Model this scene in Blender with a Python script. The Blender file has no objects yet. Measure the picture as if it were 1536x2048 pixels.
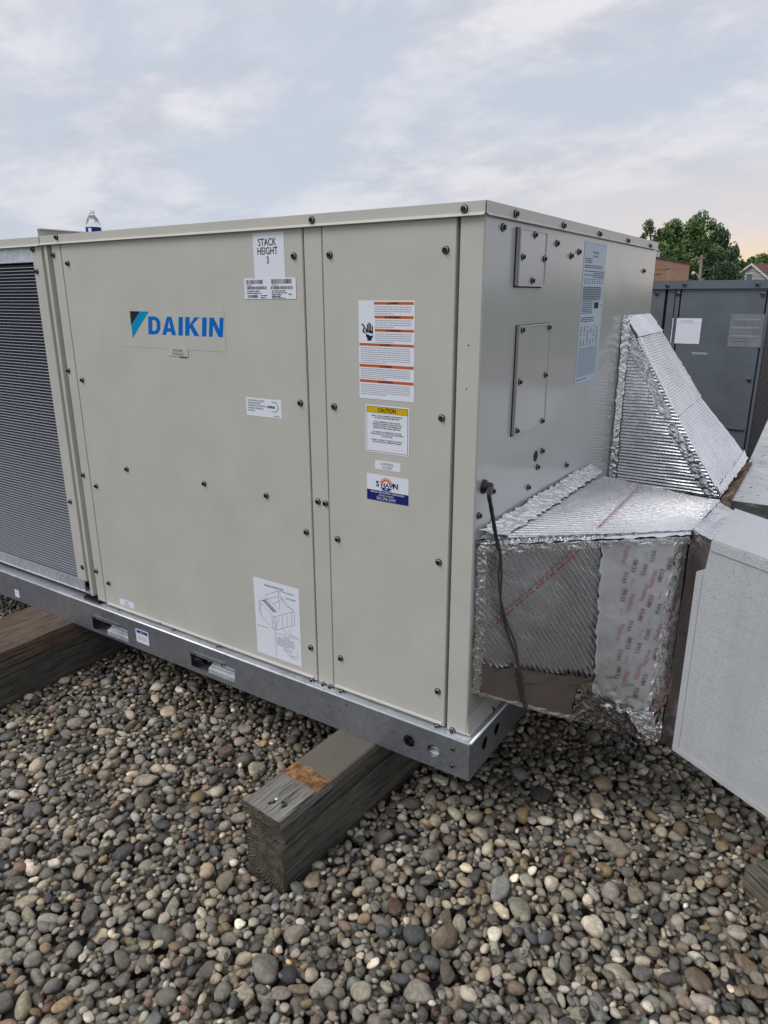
import bpy, bmesh, math, random
import numpy as np
from mathutils import Vector, Matrix, Euler
random.seed(7); RNG = np.random.default_rng(11)
R = math.radians
sc = bpy.context.scene
COL = sc.collection

# ---------------------------------------------------------------- camera
FPX = 1405.53                                   # focal length in photograph pixels (1536 wide)
YAW, PITCH, ROLL = -0.58147, -0.29900, -0.00282
CAM = Vector((0.74387, -1.54946, 1.30958))
fw = Vector((math.sin(YAW)*math.cos(PITCH), math.cos(YAW)*math.cos(PITCH), math.sin(PITCH)))
rt = Vector((math.cos(YAW), -math.sin(YAW), 0)); up = rt.cross(fw)
r2 = math.cos(ROLL)*rt + math.sin(ROLL)*up; u2 = -math.sin(ROLL)*rt + math.cos(ROLL)*up
cd = bpy.data.cameras.new('camera'); cam = bpy.data.objects.new('camera', cd); COL.objects.link(cam)
m = Matrix((r2, u2, -fw)).transposed().to_4x4(); m.translation = CAM
cam.matrix_world = m
cd.sensor_fit = 'HORIZONTAL'; cd.sensor_width = 36; cd.lens = FPX/1536*36
cd.clip_start = 0.02; cd.clip_end = 3000
sc.camera = cam

# ---------------------------------------------------------------- world, sun, exposure
SUN_EL, SUN_AZ = R(50), R(215)                  # azimuth measured clockwise from +Y
w = bpy.data.worlds.new('World'); sc.world = w; w.use_nodes = True
wn, wl = w.node_tree.nodes, w.node_tree.links
for n in list(wn): wn.remove(n)
wo = wn.new('ShaderNodeOutputWorld'); bg = wn.new('ShaderNodeBackground'); bg.inputs['Strength'].default_value = 0.11
wl.new(bg.outputs[0], wo.inputs[0])
sky = wn.new('ShaderNodeTexSky'); sky.sky_type = 'NISHITA'; sky.sun_disc = False
sky.sun_elevation = SUN_EL; sky.sun_rotation = SUN_AZ; sky.air_density = 1.0; sky.dust_density = 2.0; sky.ozone_density = 1.5
tc = wn.new('ShaderNodeTexCoord')
sep = wn.new('ShaderNodeSeparateXYZ'); wl.new(tc.outputs['Generated'], sep.inputs[0])
def wmath(op, a, b=None, clamp=False):
    n = wn.new('ShaderNodeMath'); n.operation = op; n.use_clamp = clamp
    for i, v in enumerate((a, b)):
        if v is None: continue
        if isinstance(v, (int, float)): n.inputs[i].default_value = v
        else: wl.new(v, n.inputs[i])
    return n.outputs[0]
def wmix(f, a, b):
    n = wn.new('ShaderNodeMix'); n.data_type = 'RGBA'
    if isinstance(f, (int, float)): n.inputs[0].default_value = f
    else: wl.new(f, n.inputs[0])
    for i, v in ((6, a), (7, b)):
        if isinstance(v, tuple): n.inputs[i].default_value = (*v, 1)
        else: wl.new(v, n.inputs[i])
    return n.outputs[2]
def wramp(v, lo, hi):
    n = wn.new('ShaderNodeMapRange'); n.interpolation_type = 'SMOOTHSTEP'
    wl.new(v, n.inputs[0]); n.inputs[1].default_value = lo; n.inputs[2].default_value = hi
    return n.outputs[0]
zz = wmath('MAXIMUM', sep.outputs['Z'], 0.0)
den = wmath('ADD', zz, 0.26)
cx = wmath('DIVIDE', sep.outputs['X'], den); cy = wmath('DIVIDE', sep.outputs['Y'], den)
cmb = wn.new('ShaderNodeCombineXYZ'); wl.new(cx, cmb.inputs[0]); wl.new(cy, cmb.inputs[1])
def wnoise(scale, detail, rough, dist=0.0, off=(0, 0, 0), rot=0.0, sc3=(1, 1, 1)):
    mp = wn.new('ShaderNodeMapping'); wl.new(cmb.outputs[0], mp.inputs[0])
    mp.inputs['Location'].default_value = off; mp.inputs['Rotation'].default_value = (0, 0, rot); mp.inputs['Scale'].default_value = sc3
    n = wn.new('ShaderNodeTexNoise'); wl.new(mp.outputs[0], n.inputs['Vector'])
    n.inputs['Scale'].default_value = scale; n.inputs['Detail'].default_value = detail
    n.inputs['Roughness'].default_value = rough; n.inputs['Distortion'].default_value = dist
    return n.outputs['Fac']
n_big = wnoise(0.8, 8, 0.52, 0.25, (2.3, 4.1, 0), 0.5, (0.9, 1.2, 1))
n_mid = wnoise(2.2, 10, 0.58, 0.25, (7.7, 1.2, 0), 0.4, (0.9, 1.15, 1))
n_fine = wnoise(5.6, 10, 0.62, 0.2, (1.7, 9.2, 0), 0.3, (0.9, 1.15, 1))
cover = wramp(wmath('ADD', wmath('MULTIPLY', n_big, 0.62), wmath('MULTIPLY', n_mid, 0.38)), 0.38, 0.58)
lowband = wramp(sep.outputs['Z'], 0.02, 0.30)
cover = wmath('MULTIPLY', cover, wmath('ADD', wmath('MULTIPLY', lowband, 0.45), 0.5))
clear = wmix(0.86, sky.outputs['Color'], (5.55, 6.1, 7.05))
shade = wramp(wmath('ADD', wmath('MULTIPLY', n_mid, 0.55), wmath('MULTIPLY', n_fine, 0.45)), 0.39, 0.61)
cloudc = wmix(shade, (5.2, 5.35, 5.95), (7.7, 7.5, 7.85))
skyc = wmix(cover, clear, cloudc)
# glow low over the horizon where the sun goes down behind the trees
vd = wn.new('ShaderNodeVectorMath'); vd.operation = 'DOT_PRODUCT'; wl.new(tc.outputs['Generated'], vd.inputs[0])
ga = R(-2); vd.inputs[1].default_value = (math.sin(ga), math.cos(ga), 0.0)
g1 = wramp(vd.outputs['Value'], 0.84, 1.0); g2 = wramp(sep.outputs['Z'], 0.22, 0.0)
skyc = wmix(wmath('MULTIPLY', wmath('MULTIPLY', g1, g2), 0.7), skyc, (8.4, 6.9, 6.0))
g3 = wramp(vd.outputs['Value'], 0.965, 1.0); g4 = wramp(sep.outputs['Z'], 0.085, 0.02)
skyc = wmix(wmath('MULTIPLY', wmath('MULTIPLY', g3, g4), 0.8), skyc, (9.2, 6.9, 4.0))
wl.new(skyc, bg.inputs['Color'])
sd = bpy.data.lights.new('sun', 'SUN'); sd.energy = 1.4; sd.angle = R(28); sd.color = (1.0, 0.965, 0.93)
so = bpy.data.objects.new('sun', sd); COL.objects.link(so)
so.rotation_euler = Vector((math.sin(SUN_AZ)*math.cos(SUN_EL), math.cos(SUN_AZ)*math.cos(SUN_EL), math.sin(SUN_EL))).to_track_quat('Z', 'Y').to_euler()
vs = sc.view_settings; vs.view_transform = 'Standard'; vs.look = 'None'; vs.gamma = 1; vs.exposure = 0.0; vs.use_curve_mapping = False

# ---------------------------------------------------------------- measuring helpers
def ray(x, y): return fw + (x-768)/FPX*r2 - (y-1024)/FPX*u2
def on(x, y, ax, val):
    d = ray(x, y); return CAM + d*((val-CAM[ax])/d[ax])
def onpl(x, y, p0, n):
    d = ray(x, y); return CAM + d*((p0-CAM).dot(n)/d.dot(n))
def far(x, y, depth): return CAM + ray(x, y)*depth
def F(x, y, yy=0.0): p = on(x, y, 1, yy); return (p.x, p.z)      # on the long front face
def E(x, y, xx=0.0): p = on(x, y, 0, xx); return (p.y, p.z)      # on the end face
def project(P):                                                  # numpy (n,3)
    d = P - np.array(CAM); z = d@np.array(fw)
    return 768+FPX*(d@np.array(r2))/z, 1024-FPX*(d@np.array(u2))/z, z

# ---------------------------------------------------------------- materials
def nodes(name):
    m = bpy.data.materials.new(name); m.use_nodes = True
    return m, m.node_tree.nodes, m.node_tree.links, m.node_tree.nodes['Principled BSDF']
def tex(N, L, kind, src, scale, **kw):
    n = N.new('ShaderNodeTex'+kind)
    if src is not None: L.new(src, n.inputs['Vector'])
    n.inputs['Scale'].default_value = scale
    for k, v in kw.items():
        if k in n.inputs: n.inputs[k].default_value = v
        else: setattr(n, k, v)
    return n
def ramp(N, L, src, stops):
    n = N.new('ShaderNodeValToRGB'); L.new(src, n.inputs[0]); e = n.color_ramp.elements
    while len(e) < len(stops): e.new(0.5)
    for q, (p, c) in zip(e, stops):
        q.position = p; q.color = (c, c, c, 1) if isinstance(c, (int, float)) else (*c, 1)
    return n.outputs[0]
def mixc(N, L, f, a, b, mode='MIX'):
    n = N.new('ShaderNodeMix'); n.data_type = 'RGBA'; n.blend_type = mode
    if isinstance(f, (int, float)): n.inputs[0].default_value = f
    else: L.new(f, n.inputs[0])
    for i, v in ((6, a), (7, b)):
        if isinstance(v, tuple): n.inputs[i].default_value = (*v, 1)
        else: L.new(v, n.inputs[i])
    return n.outputs[2]
def bump(N, L, h, strength, dist, prev=None):
    n = N.new('ShaderNodeBump'); L.new(h, n.inputs['Height']); n.inputs['Strength'].default_value = strength
    n.inputs['Distance'].default_value = dist
    if prev is not None: L.new(prev, n.inputs['Normal'])
    return n.outputs[0]
def objco(N): return N.new('ShaderNodeTexCoord').outputs['Object']
def mapping(N, L, src, scale=(1, 1, 1), rot=(0, 0, 0), loc=(0, 0, 0)):
    n = N.new('ShaderNodeMapping'); L.new(src, n.inputs[0]); n.inputs['Scale'].default_value = scale
    n.inputs['Rotation'].default_value = rot; n.inputs['Location'].default_value = loc
    return n.outputs[0]
def flat(name, col, rough=0.6, metal=0.0, var=0.0, spec=0.5):
    m, N, L, B = nodes(name); B.inputs['Roughness'].default_value = rough; B.inputs['Metallic'].default_value = metal
    B.inputs['Specular IOR Level'].default_value = spec
    if var:
        t = tex(N, L, 'Noise', objco(N), 9, Detail=6, Roughness=0.6)
        L.new(mixc(N, L, t.outputs['Fac'], tuple(c*(1-var) for c in col), tuple(min(1, c*(1+var)) for c in col)), B.inputs['Base Color'])
    else: B.inputs['Base Color'].default_value = (*col, 1)
    return m
def paint(name, col, rough, peel=0.25, wavy=0.0, coat=0.0, dirt=0.05, spec=0.5):
    m, N, L, B = nodes(name); o = objco(N)
    B.inputs['Coat Weight'].default_value = coat; B.inputs['Coat Roughness'].default_value = 0.08
    B.inputs['Specular IOR Level'].default_value = spec
    t = tex(N, L, 'Noise', o, 5, Detail=8, Roughness=0.65)
    t2 = tex(N, L, 'Noise', mapping(N, L, o, (14, 14, 1.2)), 1, Detail=5, Roughness=0.6)
    c = mixc(N, L, ramp(N, L, t.outputs['Fac'], [(0.3, 0), (0.7, 1)]), tuple(v*(1-dirt) for v in col), tuple(v*(1+dirt*0.6) for v in col))
    c = mixc(N, L, ramp(N, L, t2.outputs['Fac'], [(0.45, 0), (0.75, 0.06)]), c, tuple(v*0.72 for v in col))
    L.new(c, B.inputs['Base Color'])
    rr = N.new('ShaderNodeMapRange'); L.new(t.outputs['Fac'], rr.inputs[0]); rr.inputs[3].default_value = rough*0.85; rr.inputs[4].default_value = rough*1.2
    L.new(rr.outputs[0], B.inputs['Roughness'])
    p = tex(N, L, 'Noise', o, 330, Detail=3, Roughness=0.6)
    b = bump(N, L, p.outputs['Fac'], peel, 0.0012)
    if wavy:
        q = tex(N, L, 'Noise', o, 3.2, Detail=1.5, Roughness=0.4)
        b = bump(N, L, q.outputs['Fac'], wavy, 0.02, b)
        L.new(b, B.inputs['Coat Normal'])
    L.new(b, B.inputs['Normal'])
    return m
M = {}
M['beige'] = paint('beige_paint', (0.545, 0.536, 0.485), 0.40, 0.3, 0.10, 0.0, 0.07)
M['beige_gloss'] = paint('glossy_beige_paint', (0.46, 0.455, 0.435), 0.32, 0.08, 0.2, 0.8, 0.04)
M['beige_trim'] = paint('trim_paint', (0.56, 0.545, 0.49), 0.33, 0.12)
M['grey_unit'] = paint('slate_grey_paint', (0.125, 0.145, 0.17), 0.5, 0.3, dirt=0.2)
M['dark'] = flat('dark_gap', (0.012, 0.012, 0.013), 0.8)
M['black'] = flat('black_rubber', (0.012, 0.012, 0.014), 0.38, var=0.3)
M['screw_black'] = flat('black_screw_head', (0.010, 0.010, 0.012), 0.45, 0.0, spec=0.3)
M['screw_ring'] = flat('screw_highlight', (0.50, 0.51, 0.52), 0.3, 0.7)  # pale ring colour stands in for the flange's highlight; nail head shares it
M['paper'] = flat('label_paper', (0.80, 0.83, 0.90), 0.45, var=0.03)
M['paper_grey'] = flat('grey_label_paper', (0.50, 0.58, 0.67), 0.45, var=0.05)
M['ink'] = flat('black_ink', (0.02, 0.02, 0.03), 0.5, spec=0.12)
M['ink_soft'] = flat('small_print_ink', (0.36, 0.38, 0.45), 0.5, spec=0.12)
M['ink_line'] = flat('drawing_ink', (0.17, 0.19, 0.25), 0.5, spec=0.12)
M['orange'] = flat('orange_ink', (0.55, 0.13, 0.035), 0.5, spec=0.12)
M['yellow'] = flat('yellow_ink', (0.66, 0.46, 0.01), 0.5, spec=0.12)
M['navy'] = flat('navy_ink', (0.018, 0.022, 0.16), 0.4, spec=0.12)
M['navy2'] = flat('notice_blue_ink', (0.02, 0.05, 0.24), 0.4, spec=0.12)
M['logo_blue'] = flat('logo_blue', (0.0, 0.15, 0.55), 0.4, spec=0.12)
M['logo_cyan'] = flat('logo_cyan', (0.0, 0.28, 0.55), 0.4, spec=0.12)
M['teal'] = flat('logo_teal', (0.12, 0.35, 0.45), 0.4, spec=0.12)
M['sun_orange'] = flat('logo_orange', (0.72, 0.17, 0.04), 0.4, spec=0.12)
M['white_ink'] = flat('white_ink', (0.75, 0.77, 0.8), 0.5, spec=0.12)
M['red_ink'] = flat('foil_red_ink', (0.34, 0.03, 0.04), 0.5, spec=0.12)
M['pink_ink'] = flat('foil_pink_ink', (0.40, 0.20, 0.25), 0.5, spec=0.12)
M['grey_ink'] = flat('foil_grey_ink', (0.12, 0.13, 0.14), 0.5, spec=0.12)
M['plum_ink'] = flat('foil_plum_ink', (0.17, 0.03, 0.075), 0.5, spec=0.12)
M['film'] = flat('sticker_film', (0.54, 0.53, 0.475), 0.40)

def galv(name='galvanised_steel', base=(0.36, 0.38, 0.42), rough=0.36):
    m, N, L, B = nodes(name); o = objco(N)
    v = tex(N, L, 'Voronoi', o, 55); v2 = tex(N, L, 'Noise', o, 7, Detail=6, Roughness=0.6)
    c = mixc(N, L, ramp(N, L, v.outputs['Color'], [(0.1, 0), (0.9, 1)]), tuple(x*0.86 for x in base), tuple(x*1.12 for x in base))
    c = mixc(N, L, ramp(N, L, v2.outputs['Fac'], [(0.4, 0), (0.7, 0.5)]), c, tuple(x*1.2 for x in base))
    L.new(c, B.inputs['Base Color']); B.inputs['Metallic'].default_value = 0.78
    rr = N.new('ShaderNodeMapRange'); L.new(v2.outputs['Fac'], rr.inputs[0]); rr.inputs[3].default_value = rough*0.8; rr.inputs[4].default_value = rough*1.35
    L.new(rr.outputs[0], B.inputs['Roughness'])
    return m
M['galv'] = galv()
M['galv_bright'] = galv('galvanised_steel_lit', (0.78, 0.81, 0.87), 0.38)  # paler copy of the steel, mirrored sky brightness put into its colour

def foil(name, base=(0.80, 0.81, 0.84), rough=0.2, crinkle=0.5, scale=60, tint=None):
    m, N, L, B = nodes(name); o = objco(N)
    a = tex(N, L, 'Noise', o, scale, Detail=5, Roughness=0.6, Distortion=1.2)
    b = tex(N, L, 'Voronoi', o, scale*0.55, feature='DISTANCE_TO_EDGE')
    c = tex(N, L, 'Noise', o, 6, Detail=5, Roughness=0.6)
    f = ramp(N, L, c.outputs['Fac'], [(0.35, 0), (0.7, 1)])
    L.new(mixc(N, L, f, tuple(x*0.82 for x in base), base), B.inputs['Base Color'])
    B.inputs['Metallic'].default_value = 1.0
    rr = N.new('ShaderNodeMapRange'); L.new(c.outputs['Fac'], rr.inputs[0]); rr.inputs[3].default_value = rough*0.7; rr.inputs[4].default_value = rough*1.5
    L.new(rr.outputs[0], B.inputs['Roughness'])
    n1 = bump(N, L, a.outputs['Fac'], crinkle, 0.004)
    n2 = bump(N, L, b.outputs['Distance'], crinkle*0.4, 0.003, n1)
    L.new(n2, B.inputs['Normal'])
    return m
M['foil'] = foil('foil_insulation', (0.90, 0.91, 0.93), 0.14, 0.2, 110)
M['foil_tape'] = foil('crumpled_foil_tape', (0.95, 0.95, 0.97), 0.16, 0.6, 60)
M['foil_flat'] = foil('smooth_foil_tape', (0.88, 0.89, 0.91), 0.46, 0.16, 30)
M['foil_top'] = foil('quilted_foil', (0.97, 0.97, 0.98), 0.25, 0.45, 150)
M['foil_torn'] = foil('torn_dark_foil', (0.26, 0.23, 0.22), 0.28, 0.7, 60)
M['foil_dark'] = foil('reflection_toned_foil_tape', (0.42, 0.37, 0.35), 0.33, 0.3, 35)  # brown base colour stands in for the dark gravel mirrored in the foil

def white_metal():
    m, N, L, B = nodes('white_coated_duct_metal'); o = objco(N)
    a = tex(N, L, 'Noise', o, 240, Detail=3, Roughness=0.7); b = tex(N, L, 'Noise', o, 6, Detail=8, Roughness=0.62)
    v = tex(N, L, 'Voronoi', o, 130)
    k = ramp(N, L, a.outputs['Fac'], [(0.34, 1), (0.48, 0)])
    zone = ramp(N, L, b.outputs['Fac'], [(0.36, 0.25), (0.62, 0.8)])
    mul = N.new('ShaderNodeMath'); mul.operation = 'MULTIPLY'; L.new(k, mul.inputs[0]); L.new(zone, mul.inputs[1])
    c = mixc(N, L, b.outputs['Fac'], (0.47, 0.49, 0.50), (0.58, 0.60, 0.62))
    c = mixc(N, L, mul.outputs[0], c, (0.27, 0.29, 0.32))
    st = tex(N, L, 'Noise', mapping(N, L, o, (9, 9, 0.7)), 1.5, Detail=6, Roughness=0.6)
    c = mixc(N, L, ramp(N, L, st.outputs['Fac'], [(0.52, 0), (0.75, 0.35)]), c, (0.36, 0.37, 0.38))
    L.new(c, B.inputs['Base Color']); B.inputs['Roughness'].default_value = 0.6
    L.new(bump(N, L, a.outputs['Fac'], 0.4, 0.002, bump(N, L, b.outputs['Fac'], 0.4, 0.015)), B.inputs['Normal'])
    return m
M['white_duct'] = white_metal()
def wood(name, c1, c2, patch=None, axis=1, dark=(0.03, 0.026, 0.022)):
    m, N, L, B = nodes(name); o = objco(N)
    s = [26, 26, 26]; s[axis] = 1.6
    a = tex(N, L, 'Noise', mapping(N, L, o, tuple(s)), 1.6, Detail=9, Roughness=0.68, Distortion=0.35)
    s2 = [95, 95, 95]; s2[axis] = 4
    b = tex(N, L, 'Noise', mapping(N, L, o, tuple(s2)), 1.5, Detail=6, Roughness=0.7)
    d = tex(N, L, 'Noise', o, 5, Detail=6, Roughness=0.6)
    c = mixc(N, L, ramp(N, L, a.outputs['Fac'], [(0.3, 0), (0.68, 1)]), c1, c2)
    c = mixc(N, L, ramp(N, L, b.outputs['Fac'], [(0.40, 0.95), (0.50, 0)]), c, dark)
    c = mixc(N, L, ramp(N, L, d.outputs['Fac'], [(0.4, 0), (0.68, 0.6)]), c, tuple(v*0.5 for v in c1))
    if patch:
        sp = N.new('ShaderNodeSeparateXYZ'); L.new(o, sp.inputs[0])
        wob = N.new('ShaderNodeMath'); wob.operation = 'MULTIPLY_ADD'; L.new(a.outputs['Fac'], wob.inputs[0]); wob.inputs[1].default_value = 0.055
        L.new(sp.outputs['Y'], wob.inputs[2])
        y0, y1 = patch
        def gate(lo, hi):
            g = N.new('ShaderNodeMapRange'); L.new(wob.outputs[0], g.inputs[0]); g.inputs[1].default_value = lo; g.inputs[2].default_value = hi
            return g.outputs[0]
        back = gate(y1-0.004, y1+0.004)
        brn = mixc(N, L, d.outputs['Fac'], (0.115, 0.10, 0.08), (0.19, 0.17, 0.14))
        c = mixc(N, L, back, c, brn)
        g0, g1 = gate(y0-0.004, y0+0.004), gate(y1+0.004, y1-0.004)
        mm = N.new('ShaderNodeMath'); mm.operation = 'MULTIPLY'; L.new(g0, mm.inputs[0]); L.new(g1, mm.inputs[1])
        top = N.new('ShaderNodeMath'); top.operation = 'GREATER_THAN'; L.new(sp.outputs['Z'], top.inputs[0]); top.inputs[1].default_value = -0.004
        m2 = N.new('ShaderNodeMath'); m2.operation = 'MULTIPLY'; L.new(mm.outputs[0], m2.inputs[0]); L.new(top.outputs[0], m2.inputs[1])
        d3 = tex(N, L, 'Noise', o, 30, Detail=7, Roughness=0.7, Distortion=0.8)
        og = mixc(N, L, ramp(N, L, d3.outputs['Fac'], [(0.40, 0), (0.58, 1)]), (0.42, 0.23, 0.09), (0.13, 0.055, 0.025))
        c = mixc(N, L, m2.outputs[0], c, og)
    L.new(c, B.inputs['Base Color']); B.inputs['Roughness'].default_value = 0.85
    n1 = bump(N, L, a.outputs['Fac'], 0.9, 0.006); L.new(bump(N, L, b.outputs['Fac'], 0.8, 0.004, n1), B.inputs['Normal'])
    return m
M['plank'] = wood('weathered_grey_plank', (0.20, 0.19, 0.17), (0.33, 0.32, 0.29), patch=(0.172, 0.236))
M['beam'] = wood('weathered_brown_beam', (0.095, 0.085, 0.07), (0.17, 0.155, 0.125))
M['brown_plank'] = wood('brown_plank', (0.14, 0.09, 0.06), (0.21, 0.15, 0.105))
M['pale_log'] = wood('pale_rotten_wood', (0.12, 0.105, 0.075), (0.27, 0.25, 0.19))
def endgrain():
    m, N, L, B = nodes('end_grain'); o = mapping(N, L, objco(N), (1, 0.3, 1), loc=(-0.035, 0, 0.20))
    wv = tex(N, L, 'Wave', o, 30, Distortion=5.5, Detail=6, wave_type='RINGS', rings_direction='Y'); wv.inputs['Detail Scale'].default_value = 1.5
    d = tex(N, L, 'Noise', objco(N), 30, Detail=6, Roughness=0.7)
    c = mixc(N, L, wv.outputs['Color'], (0.085, 0.068, 0.05), (0.165, 0.135, 0.095))
    c = mixc(N, L, ramp(N, L, d.outputs['Fac'], [(0.42, 0.9), (0.60, 0)]), c, (0.045, 0.038, 0.03))
    L.new(c, B.inputs['Base Color']); B.inputs['Roughness'].default_value = 0.9
    L.new(bump(N, L, wv.outputs['Fac'], 0.7, 0.004, bump(N, L, d.outputs['Fac'], 0.6, 0.004)), B.inputs['Normal'])
    return m
M['endgrain'] = endgrain()
def stone_mat():
    m, N, L, B = nodes('river_pebble'); o = objco(N)
    at = N.new('ShaderNodeAttribute'); at.attribute_name = 'stone_col'
    a = tex(N, L, 'Noise', o, 260, Detail=4, Roughness=0.7); b = tex(N, L, 'Noise', o, 45, Detail=7, Roughness=0.65, Distortion=0.6)
    c = mixc(N, L, ramp(N, L, b.outputs['Fac'], [(0.32, 0.0), (0.7, 1.0)]), (0.62, 0.60, 0.56), (1.55, 1.53, 1.48))
    c = mixc(N, L, 1.0, at.outputs['Color'], c, 'MULTIPLY')
    c = mixc(N, L, ramp(N, L, a.outputs['Fac'], [(0.28, 0.6), (0.42, 0)]), c, (0.035, 0.033, 0.03))
    c = mixc(N, L, ramp(N, L, a.outputs['Fac'], [(0.60, 0), (0.75, 0.45)]), c, (0.42, 0.41, 0.39))
    L.new(c, B.inputs['Base Color']); B.inputs['Roughness'].default_value = 0.68
    L.new(bump(N, L, b.outputs['Fac'], 0.8, 0.005, bump(N, L, a.outputs['Fac'], 0.35, 0.001)), B.inputs['Normal'])
    return m
M['stone'] = stone_mat()
def roof_mat():
    m, N, L, B = nodes('gravel_and_grit'); o = objco(N)
    v = tex(N, L, 'Voronoi', o, 32); e = tex(N, L, 'Voronoi', o, 32, feature='DISTANCE_TO_EDGE'); d = tex(N, L, 'Noise', o, 160, Detail=6, Roughness=0.75)
    c = mixc(N, L, d.outputs['Fac'], (0.05, 0.045, 0.037), (0.13, 0.115, 0.095))
    L.new(c, B.inputs['Base Color']); B.inputs['Roughness'].default_value = 0.95
    L.new(bump(N, L, d.outputs['Fac'], 0.9, 0.01), B.inputs['Normal'])
    return m
M['grit'] = roof_mat()
def far_gravel():
    m, N, L, B = nodes('distant_gravel'); o = objco(N)
    v = tex(N, L, 'Voronoi', o, 28); e = tex(N, L, 'Voronoi', o, 28, feature='DISTANCE_TO_EDGE')
    g = N.new('ShaderNodeRGBToBW'); L.new(v.outputs['Color'], g.inputs[0])
    c = mixc(N, L, g.outputs[0], (0.07, 0.065, 0.055), (0.30, 0.28, 0.25))
    c = mixc(N, L, ramp(N, L, e.outputs['Distance'], [(0.02, 1), (0.14, 0)]), c, (0.02, 0.02, 0.018))
    L.new(c, B.inputs['Base Color']); B.inputs['Roughness'].default_value = 0.9
    L.new(bump(N, L, e.outputs['Distance'], 1, 0.03), B.inputs['Normal'])
    return m
M['far_gravel'] = far_gravel()
def rust():
    m, N, L, B = nodes('rusty_flange'); o = objco(N); d = tex(N, L, 'Noise', o, 22, Detail=8, Roughness=0.7)
    c = ramp(N, L, d.outputs['Fac'], [(0.36, (0.04, 0.028, 0.02)), (0.5, (0.17, 0.085, 0.045)), (0.62, (0.28, 0.26, 0.24))])
    L.new(c, B.inputs['Base Color']); B.inputs['Roughness'].default_value = 0.85; L.new(bump(N, L, d.outputs['Fac'], 0.8, 0.01), B.inputs['Normal'])
    return m
M['rust'] = rust()
def old_white():
    m, N, L, B = nodes('peeling_white_coating'); o = objco(N); d = tex(N, L, 'Noise', o, 9, Detail=9, Roughness=0.72); k = tex(N, L, 'Noise', o, 45, Detail=4)
    c = ramp(N, L, d.outputs['Fac'], [(0.30, (0.10, 0.10, 0.10)), (0.40, (0.46, 0.47, 0.48)), (0.7, (0.60, 0.61, 0.62))])
    c = mixc(N, L, ramp(N, L, k.outputs['Fac'], [(0.30, 1), (0.36, 0)]), c, (0.06, 0.06, 0.06))
    L.new(c, B.inputs['Base Color']); B.inputs['Roughness'].default_value = 0.8; L.new(bump(N, L, d.outputs['Fac'], 0.6, 0.01), B.inputs['Normal'])
    return m
M['old_white'] = old_white()
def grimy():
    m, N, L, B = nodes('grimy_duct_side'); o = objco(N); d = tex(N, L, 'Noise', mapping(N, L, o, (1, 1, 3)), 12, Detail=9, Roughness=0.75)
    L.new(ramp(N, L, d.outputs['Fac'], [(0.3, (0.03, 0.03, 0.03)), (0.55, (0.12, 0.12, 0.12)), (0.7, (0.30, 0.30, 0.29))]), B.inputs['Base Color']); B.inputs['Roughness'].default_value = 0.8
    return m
M['grimy'] = grimy()
def brickwall():
    m, N, L, B = nodes('orange_brick'); o = objco(N)
    b = N.new('ShaderNodeTexBrick'); L.new(mapping(N, L, o, rot=(R(90), 0, 0)), b.inputs['Vector']); b.inputs['Scale'].default_value = 1
    b.inputs['Brick Width'].default_value = 0.21; b.inputs['Row Height'].default_value = 0.075; b.inputs['Mortar Size'].default_value = 0.009
    b.inputs['Color1'].default_value = (0.75, 0.36, 0.21, 1); b.inputs['Color2'].default_value = (0.55, 0.23, 0.13, 1); b.inputs['Mortar'].default_value = (0.6, 0.45, 0.36, 1)
    d = tex(N, L, 'Noise', o, 3, Detail=5)
    L.new(mixc(N, L, ramp(N, L, d.outputs['Fac'], [(0.4, 0), (0.7, 0.4)]), b.outputs['Color'], (0.36, 0.21, 0.14)), B.inputs['Base Color']); B.inputs['Roughness'].default_value = 0.9
    return m
M['brick'] = brickwall()
M['capstone'] = flat('parapet_cap', (0.09, 0.07, 0.06), 0.8, var=0.2)
M['cream'] = flat('cream_siding', (0.42, 0.40, 0.35), 0.7, var=0.06)
M['trim_white'] = flat('white_trim', (0.66, 0.67, 0.70), 0.6, var=0.04)
M['shingle'] = flat('red_brown_shingles', (0.15, 0.07, 0.055), 0.9, var=0.3)
M['window_glass'] = flat('window_glass', (0.10, 0.15, 0.17), 0.15, spec=0.8)
M['pole_wood'] = flat('pole_wood', (0.22, 0.19, 0.15), 0.85, var=0.2)
M['lamp_grey'] = flat('lamp_housing', (0.42, 0.43, 0.44), 0.5, var=0.05)
M['wire'] = flat('overhead_wire', (0.03, 0.03, 0.03), 0.6)
M['bark'] = flat('bark', (0.07, 0.055, 0.04), 0.9, var=0.3)
M['grass'] = flat('far_grass', (0.05, 0.07, 0.03), 0.95, var=0.4)
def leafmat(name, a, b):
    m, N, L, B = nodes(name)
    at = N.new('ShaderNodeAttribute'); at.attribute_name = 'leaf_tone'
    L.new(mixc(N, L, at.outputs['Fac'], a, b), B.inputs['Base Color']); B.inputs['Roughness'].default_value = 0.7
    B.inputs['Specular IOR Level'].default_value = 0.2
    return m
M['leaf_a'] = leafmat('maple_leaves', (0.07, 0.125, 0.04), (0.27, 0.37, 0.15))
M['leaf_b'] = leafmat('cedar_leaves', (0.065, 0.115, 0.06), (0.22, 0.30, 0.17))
def plastic():
    m, N, L, B = nodes('clear_bottle_plastic'); B.inputs['Base Color'].default_value = (0.96, 0.98, 1, 1)
    B.inputs['Roughness'].default_value = 0.12; B.inputs['Transmission Weight'].default_value = 0.85; B.inputs['IOR'].default_value = 1.08
    return m
M['plastic'] = plastic()
M['coil_fin'] = flat('dark_coil_fins', (0.028, 0.032, 0.048), 0.5, 0.35)
M['coil_tube'] = flat('coil_tube_metal', (0.52, 0.54, 0.60), 0.45, 0.3)
M['wire_cover'] = flat('black_cable_sleeve', (0.02, 0.018, 0.016), 0.5, var=0.3)
M['brown_wire'] = flat('dark_brown_wire', (0.05, 0.035, 0.026), 0.5, var=0.3)
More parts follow.
